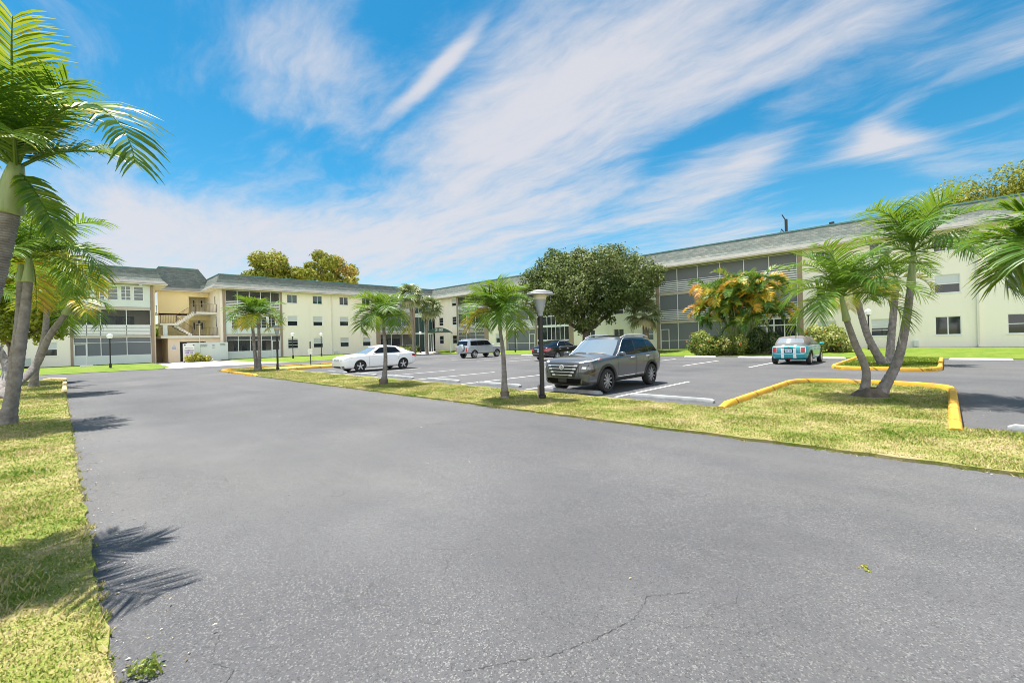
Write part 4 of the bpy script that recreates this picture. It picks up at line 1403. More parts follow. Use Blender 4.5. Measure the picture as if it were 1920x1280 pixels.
def sabal(loc, label, pts, r, cr_, seed, n=26):
    o = empty('fan_palm', loc, 0, label, 'palm tree', 'fan palms by the building')
    trunk(o, pts, r, r * .85, 'sabal_trunk', 1.25, seed)
    fan_crown(o, pts[-1], n, cr_, seed)
    return o


s1 = tuple(view(55, 776, .08)); sabal(s1, 'taller fan palm at the inner corner of the building', [(0, 0, -.1), rel(s1, 55, 774, 610), rel(s1, 55, 771, 556)], .22, 1.8, 1)
s2 = tuple(view(57, 800, .08)); sabal(s2, 'leaning fan palm beside the green awning', [(0, 0, -.1), rel(s2, 57, 800, 620), rel(s2, 57, 804, 590), rel(s2, 57, 808, 578)], .18, 1.7, 2)
s3 = tuple(view(42, 1211, .15)); sabal(s3, 'short fan palm behind the roof of the grey crossover', [(0, 0, -.1), rel(s3, 42, 1211, 620), rel(s3, 42, 1209, 590)], .3, 1.75, 3)


# ---- areca clump in the orange and green
def areca(loc, label):
    o = empty('areca_palm', loc, 0, label, 'palm tree'); rng = random.Random(90)
    V, F, T = [], [], []; b = MB()
    for i in range(46):
        a = rng.random() * 6.28; rr = 1.15 * math.sqrt(rng.random()); h = rng.uniform(2.4, 6.4) * (1 - .14 * rr)
        lean = Vector((math.cos(a), math.sin(a), 0)) * rr * rng.uniform(.9, 1.7)
        p0 = Vector((math.cos(a) * rr, math.sin(a) * rr * .8, -.1)); p1 = p0 + lean + UPZ * h
        b.tube([p0, p0.lerp(p1, .5) + lean * -.12, p1], [.05, .045, .035], 7)
        out = math.atan2(lean.y, lean.x)
        for k in range(6):
            az = out + rng.uniform(-2.6, 2.6) * (1 - .35 * (rr / 1.3)); el = rng.uniform(.25, 1.4)
            tint = rng.choice((.1, .18, .24, .3, .35, .42, .48, .60, .68, .80)) + rng.uniform(-.05, .05)
            if h < 3.0: tint = min(tint, rng.uniform(.05, .5))
            frond_geo(V, F, T, p1, az, el, rng.uniform(1.3, 2.2), rng.uniform(1.6, 2.7), 30, .50, .055, rng, tint, vee=.55, stiff=.72, start=.2, seg=2, twist=.3)
    b.build('stems', M['crownshaft'], o, smooth=True)
    np_mesh('crown', [tuple(v) for v in V], F, M['areca'], o, T)
    return o


areca(tuple(view(34.6, 1392, .12)), 'tall clump of orange and green feather palms in front of the screened porches')


# ================================================================== leafy trees and shrubs
def leaves(name, blobs, n, size, mat, parent, seed, flat=.35, tscale=.5, hole=0.0, aspect=.55, shell=.55, bright=0.0):
    """thousands of small leaf faces through the volume of overlapping, lumpy clumps"""
    rng = np.random.default_rng(seed)
    B = np.array([(*c[:3], c[3], c[4] if len(c) > 4 else c[3], c[5] if len(c) > 5 else c[3]) for c in blobs])
    vol = B[:, 3] * B[:, 4] * B[:, 5]; pr = vol ** .8 / (vol ** .8).sum()
    idx = rng.choice(len(B), n, p=pr)
    d = rng.normal(size=(n, 3)); d /= np.linalg.norm(d, axis=1)[:, None]
    r = (shell + (1 - shell) * rng.random(n) ** .6) * (1 + .10 * rng.normal(size=n))
    # lumps: radius modulated by direction
    ph = rng.random((len(B), 6)) * 6.28
    lump = 1 + .16 * np.sin(3 * d[:, 0] * 2.1 + ph[idx, 0]) * np.sin(3 * d[:, 1] * 2.3 + ph[idx, 1]) + .14 * np.sin(7 * d[:, 2] + ph[idx, 2]) * np.sin(6 * d[:, 0] + ph[idx, 3])
    C = B[idx, :3] + d * B[idx, 3:6] * (r * lump)[:, None]
    if hole > 0:
        g = np.sin(C[:, 0] * 2.1 + ph[0, 0]) * np.sin(C[:, 1] * 2.3 + ph[0, 1]) * np.sin(C[:, 2] * 2.6 + ph[0, 2])
        keep = g > -1 + hole * 1.6
        keep |= rng.random(n) < .25
        C, d, idx = C[keep], d[keep], idx[keep]; n = len(C)
    nrm = d * .7 + rng.normal(size=(n, 3)) * .55 + np.array([0, 0, flat]); nrm /= np.linalg.norm(nrm, axis=1)[:, None]
    a = np.cross(nrm, rng.normal(size=(n, 3))); a /= np.linalg.norm(a, axis=1)[:, None]
    bb = np.cross(nrm, a)
    s = size * rng.uniform(.6, 1.35, n)[:, None]
    P0, P1, P2, P3 = C - a * s, C + bb * s * aspect + nrm * s * .12, C + a * s, C - bb * s * aspect + nrm * s * .12
    V = np.stack([P0, P1, P2, P3], 1).reshape(-1, 3)
    F = np.arange(4 * n).reshape(-1, 4)
    ct = rng.random(len(B))
    tint = np.clip(.5 + bright + (ct[idx] - .5) * tscale + rng.normal(size=n) * .20 + .10 * np.sin(C[:, 0] * 1.7) * np.sin(C[:, 2] * 1.9 + C[:, 1]), 0, 1)
    return np_mesh(name, V, F, M[mat], parent, tint)


def limbs(parent, base_r, h, tips, seed, name='trunk', mat='bark', split=.3):
    """trunk that forks into limbs towards the clump centres"""
    rng = random.Random(seed); b = MB()
    fork = Vector((rng.uniform(-.1, .1), rng.uniform(-.1, .1), h * split))
    b.tube(curve([(0, 0, -.15), fork * .5 + Vector((.04, 0, 0)), fork], 6), [base_r * (1.35 if i == 0 else 1.0 - .02 * i) for i in range(13)], 12)
    for t in tips:
        t = Vector(t); m = fork.lerp(t, .5) + Vector((rng.uniform(-.3, .3), rng.uniform(-.3, .3), rng.uniform(-.1, .35) * (t - fork).length * .3))
        c = curve([fork - Vector((0, 0, .15)), m, t], 6)
        b.tube(c, [base_r * (.52 - .42 * i / (len(c) - 1)) for i in range(len(c))], 8)
    return b.build(name, M[mat], parent, smooth=True)


def tree(name, loc, label, blobs, n, size, mat, r, h, seed, group=None, split=.3, **kw):
    o = empty(name, loc, 0, label, 'tree', group)
    limbs(o, r, h, [Vector(c[:3]) * .92 for c in blobs[:9]], seed, split=split)
    leaves('crown', blobs, n, size, mat, o, seed, **kw)
    return o


def scatter(seed, n, cx, cy, cz, rx, ry, rz, r0, r1, top=0):
    rng = random.Random(seed); out = []
    while len(out) < n:
        x, y, z = (rng.uniform(-1, 1) for _ in range(3))
        q = x * x + y * y + z * z
        if q > 1 or q < .25 or z < -.75 + top: continue
        r = rng.uniform(r0, r1); out.append((cx + x * rx, cy + y * ry, cz + z * rz, r, r, r * .85))
    return out


# big dark tree before the right wing
c0 = view(42, 1098, .1)
def tb(u, v, dd, r):      # clump given by where it shows in the photograph
    q = rel(c0, 42 + dd, u, v); return (q.x, q.y, q.z, r, r, r * .9)
BIG = [tb(1010, 530, 0, 1.5), tb(1030, 505, 1, 1.35), tb(1060, 512, -1.5, 1.6), tb(1095, 492, 0, 1.5), tb(1130, 500, -2, 1.9), tb(1170, 492, 1, 1.6), tb(1200, 510, -1, 1.6), tb(1225, 520, 0, 1.2),
       tb(1000, 560, 0, 1.2), tb(1040, 555, -2, 1.7), tb(1085, 545, -2.5, 1.9), tb(1135, 545, -2.5, 1.9), tb(1180, 545, -2, 1.6), tb(1210, 545, 0, 1.1),
       tb(1062, 585, -1, 1.25), tb(1100, 592, -1.5, 1.3), tb(1138, 575, -1, 1.1), tb(1092, 615, 0, .7), tb(1110, 606, .5, .7), tb(1018, 580, 1, .8), tb(1160, 560, 1, 1.1), tb(1145, 600, 0, .5),
       tb(1110, 520, 3, 2.0), tb(1050, 530, 3, 1.8), tb(1170, 525, 3, 1.8), tb(1000, 517, 1, .8), tb(1040, 482, 1, .9), tb(1150, 478, 1, 1.1), tb(1237, 507, 0, .7), tb(1060, 492, 0, 1.2), tb(1090, 480, 0, .8)]
tree('shade_tree', tuple(c0), 'large dark rounded shade tree before the right wing, behind the grey crossover', BIG, 62000, .115, 'oak', .42, 8.5, 5, split=.24, hole=.38, shell=.62, tscale=.7, bright=.0)

# bushy yellow green tree on the left
c1 = view(23, 22, .03)
def tl(u, v, dd, r):
    q = rel(c1, 23 + dd, u, v); return (q.x, q.y, q.z, r, r, r)
tree('leafy_tree', tuple(c1), 'bushy tree with yellow green leaves behind the palms at the left edge',
     [tl(5, 470, 0, 1.1), tl(20, 520, 0, 1.0), tl(60, 500, .5, 1.0), tl(95, 470, 1, .9), tl(10, 580, 0, 1.0), tl(80, 560, 0, .9), tl(85, 600, -.3, .65), tl(110, 600, .5, .6), tl(40, 560, 1, 1.0), tl(0, 625, 0, .7), tl(130, 570, 1, .6),
      tl(-30, 550, 0, 1.2), tl(-40, 480, 0, 1.2), tl(112, 625, 0, .4), tl(75, 630, 0, .4), tl(88, 525, -.6, .8), tl(70, 590, -.6, .7), tl(100, 505, .2, .9), tl(30, 610, -.4, .8)], 21000, .105, 'yellowtree', .16, 4.5, 9, split=.42, hole=.3, shell=.3, tscale=.7)

# trees beyond the roofs
q1 = view(82, 512, 0)
tree('background_tree', tuple(q1), 'round olive tree showing over the roof, left of the rusty one', [(x * 1.0, y, z, r, r, r * .8) for (x, y, z, r, *_) in scatter(3, 22, 0, 0, 15.0, 4.4, 4.4, 3.0, 1.2, 2.1)], 12000, .26, 'autumn', .5, 15, 6, 'trees behind the building', hole=.15, tscale=.5, bright=-.1)
q2 = view(84, 620, 0)
tree('background_tree', tuple(q2), 'rusty brown sparse tree showing over the roof at its middle', [(x, y, z, r, r, r * .8) for (x, y, z, r, *_) in scatter(4, 20, 0, 0, 15.2, 5.2, 5.2, 3.4, .9, 1.7)], 8500, .27, 'autumn', .5, 15, 7, 'trees behind the building', hole=.45, tscale=.8)
q3 = view(64, 1865, 0)
tree('background_tree', tuple(q3), 'big yellow olive tree rising behind the right roof', [(x, y, z, r, r, r * .85) for (x, y, z, r, *_) in scatter(5, 60, 1.5, 0, 15.9, 10.5, 7, 6.0, 2.2, 3.4)], 60000, .19, 'autumn', .8, 20, 8, 'trees behind the building', hole=.05, tscale=.3, bright=-.12)
for i, (dd, u, h, r) in enumerate(((92, 120, 7, 4), (88, 292, 5.5, 2.8), (90, 1560, 6, 4))):
    q = view(dd, u, 0)
    tree('background_tree', tuple(q), ('green tree far behind the left wing', 'bright green tree seen through the gap beside the open stair', 'green tree far behind the right wing')[i],
         [(x, y, z, rr, rr, rr) for (x, y, z, rr, *_) in scatter(20 + i, 9, 0, 0, h * .75, r * .7, r * .7, h * .3, 1, 1.8)], 2600, .3, 'yellowtree' if i == 1 else 'oak', .3, h, 30 + i, 'trees behind the building')


def shrub(loc, label, blobs, n, size, mat, seed, cat='shrub', flowers=0, **kw):
    o = empty('shrub', loc, 0, label, cat)
    b = MB(); rng = random.Random(seed)
    for c in blobs:
        for _ in range(2): b.tube([(c[0] * .3, c[1] * .3, -.05), (c[0] * .7 + rng.uniform(-.1, .1), c[1] * .7, c[2] * .6), (c[0], c[1], c[2])], [.025, .018, .01], 5)
    b.build('stems', M['bark'], o)
    leaves('foliage', blobs, n, size, mat, o, seed, **kw)
    if flowers:
        f = MB()
        for _ in range(flowers):
            c = rng.choice(blobs); a = rng.uniform(3.3, 5.6); r = c[3] * 1.0
            p = Vector((c[0] + r * math.cos(a), c[1] + r * math.sin(a), c[2] + rng.uniform(-.2, .7) * r))
            for k in range(5): 
                t = k * 1.257; f.add([p, p + Vector((math.cos(t) * .07, -.04, math.sin(t) * .07)), p + Vector((math.cos(t + .6) * .08, -.06, math.sin(t + .6) * .08))], [(0, 1, 2)])
        f.build('blossoms', M['flower'], o)
    return o


def sblobs(seed, n, rx, ry, h, r0, r1):
    rng = random.Random(seed); out = []
    for _ in range(n):
        a = rng.random() * 6.28; q = math.sqrt(rng.random()); r = rng.uniform(r0, r1)
        out.append((math.cos(a) * rx * q, math.sin(a) * ry * q, max(r * .8, h * rng.uniform(.35, .95) * (1 - .3 * q * q) - r * .3), r, r, r))
    return out


shrub((-59.3, 10.75, .02), 'clipped yellow green bush in front of the white notice board', sblobs(1, 14, .5, 1.0, 1.05, .28, .4), 3200, .075, 'croton', 2, cat='bush')
for i, (u, d, rx, h, lab, mt) in enumerate(((1318, 33.0, .75, 1.75, 'light green shrub left of the orange palm clump', 'shrub'), (1362, 32.6, .95, 1.9, 'flowering light green shrub at the foot of the orange palm clump', 'shrub'),
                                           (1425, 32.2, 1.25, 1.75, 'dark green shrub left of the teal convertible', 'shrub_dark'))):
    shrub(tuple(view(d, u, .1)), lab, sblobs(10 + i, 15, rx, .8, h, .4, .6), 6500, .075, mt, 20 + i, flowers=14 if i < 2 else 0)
shrub(tuple(view(31.0, 1549, .12)), 'round bright shrub with orange blossoms behind the teal convertible', sblobs(31, 18, 1.1, 1.0, 1.95, .45, .65), 9000, .085, 'shrub', 33, flowers=10, tscale=.4, bright=.2)
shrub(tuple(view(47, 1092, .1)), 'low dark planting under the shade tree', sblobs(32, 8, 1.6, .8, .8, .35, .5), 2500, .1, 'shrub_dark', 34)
for i, (x, y) in enumerate(((-56.2, 31.6), (-54.4, 31.9), (-52.6, 32.1), (-51.0, 32.6))):
    shrub((x, y, .08), ('yellow croton shrub behind the boot of the white sedan', 'yellow croton shrub second from the sedan boot', 'pale yellow croton shrub in the middle of the mulch bed', 'yellow croton shrub at the awning end of the mulch bed')[i],
          sblobs(40 + i, 8, .75, .7, .95, .3, .42), 2200, .085, 'croton' if i < 3 else 'shrub', 50 + i)
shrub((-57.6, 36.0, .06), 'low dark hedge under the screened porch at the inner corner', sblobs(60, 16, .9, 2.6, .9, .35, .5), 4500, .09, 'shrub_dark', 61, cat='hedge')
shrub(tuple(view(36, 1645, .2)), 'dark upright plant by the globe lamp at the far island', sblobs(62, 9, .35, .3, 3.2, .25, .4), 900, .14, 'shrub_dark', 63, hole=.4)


def spiky(loc, label, n, h, seed, mat='shrub_dark'):
    o = empty('spiky_plant', loc, 0, label, 'plant'); rng = random.Random(seed); V, F, T = [], [], []
    for _ in range(n):
        a = rng.random() * 6.28; e = rng.uniform(.5, 1.45); d = Vector((math.cos(a) * math.cos(e), math.sin(a) * math.cos(e), math.sin(e))); l = h * rng.uniform(.6, 1)
        sd = Vector((-math.sin(a), math.cos(a), 0)) * .035; k = len(V)
        V += [sd, -sd, d * l * .6 - sd, d * l * .6 + sd, d * l + Vector((0, 0, -.05))]
        V[-1] = V[-1]; V += [V[-1]]
        F += [(k, k + 1, k + 2, k + 3), (k + 3, k + 2, k + 4, k + 5)]; T += [rng.random()] * 2
    V = [tuple(v) for v in V]
    np_mesh('leaves', V, F, M[mat], o, T)


spiky(tuple(view(36.5, 1657, .22)), 'spiky grass plant against the right wall', 40, 1.0, 3)
spiky(tuple(view(57, 700, .1)), 'small dark plant at the wall behind the white sedan', 20, .5, 4)

# weed at the edge of the near road, and one scrap of leaves on it
def weed(loc, label, n, r, h, seed, mat='shrub', cat='weed'):
    o = empty('weed', loc, 0, label, cat)
    leaves('leaves', [(random.Random(seed + i).uniform(-r, r), random.Random(seed * 3 + i).uniform(-r, r), h * .5, r * .6, r * .6, h * .5) for i in range(6)], n, .011, mat, o, seed, shell=.1)


weed((-2.93, .30, .0), 'small green weed growing at the edge of the near road', 260, .085, .07, 3)
weed((-.43, 3.87, .0), 'dry scrap of leaves lying alone on the road', 34, .032, .012, 4, 'croton', 'leaf litter')


# ================================================================== grass blades near the camera
def blades(name, regions, mat, seed, height=(.012, .038), zfn=lambda x, y: .03, lim=None):
    rng = np.random.default_rng(seed); P = []
    for (x0, x1, y0, y1, n, inside) in regions:
        x = rng.uniform(x0, x1, n); y = rng.uniform(y0, y1, n)
        if inside is not None:
            k = inside(x, y); x, y = x[k], y[k]
        P.append(np.stack([x, y], 1))
    P = np.concatenate(P); n = len(P)
    dist = np.hypot(P[:, 0], P[:, 1])
    h = rng.uniform(height[0], height[1], n) * (.7 + .6 * (np.sin(P[:, 0] * 3.1) * np.sin(P[:, 1] * 2.7) > .2))
    a = rng.uniform(0, 6.28, n); w = (.0035 + .0008 * dist)
    lean = rng.uniform(.2, 1.3, n)
    d2 = rng.uniform(0, 6.28, n)
    z0 = np.full(n, zfn(0, 0)) - .004
    if lim: z0 = np.where(lim(P[:, 0], P[:, 1]), z0, 0.0)
    A = np.stack([P[:, 0] + np.cos(a) * w, P[:, 1] + np.sin(a) * w, z0], 1)
    B = np.stack([P[:, 0] - np.cos(a) * w, P[:, 1] - np.sin(a) * w, z0], 1)
    C = np.stack([P[:, 0] + np.cos(d2) * h * lean, P[:, 1] + np.sin(d2) * h * lean, z0 + h], 1)
    V = np.stack([A, B, C], 1).reshape(-1, 3); F = np.arange(3 * n).reshape(-1, 3)
    o = np_mesh(name, V, F, mat, None, rng.random(n))
    return tag(o, kind='stuff')


edge = lambda x, y: y < .17 + .018 * np.sin(x * 4.3) + .02 * np.sin(x * 11.7) + .022 * np.sin(x * 23)
blades('grass', [(-4.2, -2.2, -2.2, .24, 26000, edge), (-7.5, -4.2, -4.2, .24, 52000, edge), (-14, -7.5, -5.5, .24, 60000, edge), (-24, -14, -6, .2, 40000, edge), (-35, -24, -5, .1, 20000, None)], M['blade'], 1, lim=lambda x, y: y < .16)
medge = lambda x, y: (y > 7.36 - .05 * np.sin(x * 4.7) - .035 * np.sin(x * 13.1) - .03 * np.sin(x * 27)) & (y < 10.02 + .1 * np.sin(x * 2.3)) 
isl = lambda x, y: (y > 10.0) & (np.hypot(np.maximum(0, np.abs(x + 1.7) - .6), np.maximum(0, y - 15.6)) < 1.12)
blades('grass', [(-8, 2.5, 7.2, 10.2, 62000, medge), (-17, -8, 7.2, 10.4, 46000, medge), (-35, -17, 7.3, 10.3, 36000, medge), (-3.4, .0, 10, 16.8, 34000, isl)], M['blade'], 2, zfn=lambda x, y: .045, lim=lambda x, y: (y > 7.37))
blades('grass', [(-3.45, -.3, 23.1, 33, 12000, None)], M['lush_blade'], 3, (.03, .07), zfn=lambda x, y: .06)


# fallen leaves and grit along the road edges and under the palms
def litter(name, seed, spots, n, mat):
    rng = np.random.default_rng(seed); P = []
    for (x0, x1, y0, y1, z, k) in spots:
        m = int(n * k); P.append(np.stack([rng.uniform(x0, x1, m), rng.normal((y0 + y1) / 2, (y1 - y0) / 2, m), np.full(m, z)], 1))
    P = np.concatenate(P); m = len(P); a = rng.uniform(0, 6.28, m); s = rng.uniform(.004, .014, m) * (1 + .06 * np.hypot(P[:, 0], P[:, 1]))
    dx, dy = np.cos(a) * s, np.sin(a) * s; lift = rng.uniform(.002, .014, m)
    A = np.stack([P[:, 0] - dx, P[:, 1] - dy, P[:, 2]], 1); C = np.stack([P[:, 0] + dx, P[:, 1] + dy, P[:, 2] + lift * .4], 1)
    B = np.stack([P[:, 0] - dy * .4, P[:, 1] + dx * .4, P[:, 2] + lift], 1); D = np.stack([P[:, 0] + dy * .4, P[:, 1] - dx * .4, P[:, 2] + lift * .7], 1)
    V = np.stack([A, B, C, D], 1).reshape(-1, 3)
    return tag(np_mesh(name, V, np.arange(4 * m).reshape(-1, 4), mat, None, rng.random(m)), kind='stuff')


M['litter'] = leaf_mat('dry fallen leaves', [(0, (.10, .065, .03)), (.5, (.30, .22, .11)), (.8, (.45, .36, .22)), (1, (.62, .58, .50))], .1, .7, .2, False)
litter('leaf_litter', 4, [(-12, -2.5, .02, .34, .003, .30), (-24, -12, .02, .5, .003, .16), (-14, -2.6, -1.6, .1, .045, .25), (-16, 2, 7.18, 7.34, .003, .22), (-3.2, -.2, 12.8, 15.2, .06, .12), (.12, 1.2, 9, 14, .003, .05), (-14, -1, 1.5, 5.5, .003, .05)], 1300, M['litter'])
# ================================================================== cars
M['tyre'] = mk('tyre rubber', (.018, .018, .019), .75)
M['rim'] = mk('alloy rim', (.52, .53, .55), .35, metallic=.45)
M['chrome'] = mk('chrome', (.70, .71, .73), .25, metallic=.45)
M['car_glass'] = mk('tinted car glass', (.010, .012, .013), .04, spec=.35)
M['windscreen'] = mk('windscreen glass', (.16, .20, .23), .02, spec=1.0, coat=.8)
M['red'] = mk('red tail lamp', (.42, .012, .02), .15, coat=.8)
M['amber'] = mk('amber marker', (.65, .12, .02), .2, coat=.5)
M['lamp'] = mk('clear head lamp', (.62, .66, .68), .08, metallic=.35, coat=1.0)
M['lamp_dark'] = mk('dark lamp housing', (.03, .032, .035), .1, coat=1.0)
M['plate'] = mk('number plate', (.66, .68, .70), .5)


def paint(name, col, metallic=.0, rough=.3):
    return mk(name, col, rough, metallic=metallic, coat=1.0, spec=.5)


def loft_body(st, half):
    """closed body cage from stations; each (y, zb, zsh, ztop, wsh, wmid, wsill)"""
    V, F = [], []
    def sec(s):
        y, zb, zs, zt, ws, wm, wl = s
        hp = [(0, zb), (wl * .82, zb), (wl, zb + .07), (wm * .985, zb + (zs - zb) * .36), (wm, zb + (zs - zb) * .66), (ws, zs - .012), (ws * .93, zs + (zt - zs) * .30), (ws * .55, zs + (zt - zs) * .85), (0, zt)]
        full = hp + [(-x, z) for x, z in hp[-2:0:-1]]
        return [(x, y, z) for x, z in full]
    for s in st: V += sec(s)
    n = 16
    for i in range(len(st) - 1):
        for k in range(n): F.append((i * n + k, i * n + (k + 1) % n, (i + 1) * n + (k + 1) % n, (i + 1) * n + k))
    F.append(tuple(range(n))[::-1]); e = (len(st) - 1) * n; F.append(tuple(e + k for k in range(n)))
    return V, F


def cabin(st, side_wb, side_wr, z0, z1, hood_drop=0.0, levels=6, bulge=.03, crown=.05, bow=.10, rbow=.05):
    """st: list of (y_base, y_roof, tag) from windscreen centre to rear centre. Returns tagged faces."""
    st = list(st); wb_, wr_ = list(side_wb), list(side_wr); za, zb_ = list(z0), list(z1)
    for end in (0, 1):          # bow the windscreen and the rear window: extra columns between centre and corner
        if end: st.reverse(); wb_.reverse(); wr_.reverse(); za.reverse(); zb_.reverse()
        s0, s1 = st[0], st[1]; tg = s0[2] if not end else s1[2]
        ins = []
        for f in (.28, .55, .80):
            g = f * f; L_ = lambda a, b_: a + (b_ - a) * g
            ins.append(((L_(s0[0], s1[0]), L_(s0[1], s1[1]), tg, 0), wb_[0] + (wb_[1] - wb_[0]) * f, wr_[0] + (wr_[1] - wr_[0]) * f, L_(za[0], za[1]), L_(zb_[0], zb_[1])))
        st[1:1] = [q[0] for q in ins]; wb_[1:1] = [q[1] for q in ins]; wr_[1:1] = [q[2] for q in ins]; za[1:1] = [q[3] for q in ins]; zb_[1:1] = [q[4] for q in ins]
        if end: st.reverse(); wb_.reverse(); wr_.reverse(); za.reverse(); zb_.reverse()
    side_wb, side_wr, z0, z1 = wb_, wr_, za, zb_
    ny = len(st); V = []; faces = []
    cw = [0 if (i < 4 or i > ny - 5) else (.35 if i in (4, ny - 5) else 1) for i in range(ny)]
    def half_w(i, h, base, roof): return (base + (roof - base) * h + bulge * math.sin(math.pi * h)) if base > 0 else 0.0
    wb = side_wb; wr = side_wr
    rows = []
    for j in range(levels + 1):
        h = j / levels; row = []
        for i, (yb, yr, tg, fx) in enumerate(st):
            zz0 = z0[i] if hasattr(z0, '__len__') else z0
            zz1 = z1[i] if hasattr(z1, '__len__') else z1
            hw = half_w(i, h, wb[i], wr[i])
            y = yb + (yr - yb) * h + fx * .04 * math.sin(math.pi * h)
            row.append((hw, y, zz0 + (zz1 - zz0) * h))
        rows.append(row)
    def vid(j, i, side):
        return ('s', j, i, side)
    ids = {}
    def get(key, co):
        if key not in ids: ids[key] = len(V); V.append(co)
        return ids[key]
    for j in range(levels):
        for i in range(ny - 1):
            tg = st[i][2]
            for sd in (1, -1):
                q = []
                for (jj, ii) in ((j, i), (j, i + 1), (j + 1, i + 1), (j + 1, i)):
                    x, y, z = rows[jj][ii]
                    if x < 1e-4: key = ('c', jj, ii)
                    else: key = ('s', jj, ii, sd)
                    q.append(get(key, (x * sd, y, z)))
                if sd < 0: q = q[::-1]
                faces.append((tuple(q), tg, j, sd))
    # roof grid between the two roof edges
    cols = 6
    for i in range(ny - 1):
        for c in range(cols):
            q = []
            for (ii, cc) in ((i, c), (i + 1, c), (i + 1, c + 1), (i, c + 1)):
                x, y, z = rows[levels][ii]; u = cc / cols * 2 - 1
                if x < 1e-4: q.append(get(('c', levels, ii), (0, y, z))); continue
                if cc == 0: q.append(get(('s', levels, ii, -1), (-x, y, z)))
                elif cc == cols: q.append(get(('s', levels, ii, 1), (x, y, z)))
                else: q.append(get(('r', ii, cc), (x * u, y, z + crown * (1 - u * u) * cw[ii])))
            q2 = []
            for v in q:
                if v not in q2: q2.append(v)
            if len(q2) >= 3: faces.append((tuple(q2), 'roof', 99, 0))
    return V, faces


def faces_obj(name, V, fs, mat, parent, smooth=True, push=0.0):
    used = sorted({v for f in fs for v in f}); mp = {v: k for k, v in enumerate(used)}
    b = MB(); b.add([V[v] for v in used], [tuple(mp[v] for v in f) for f in fs])
    return b.build(name, mat, parent, auto=45 if smooth else None)


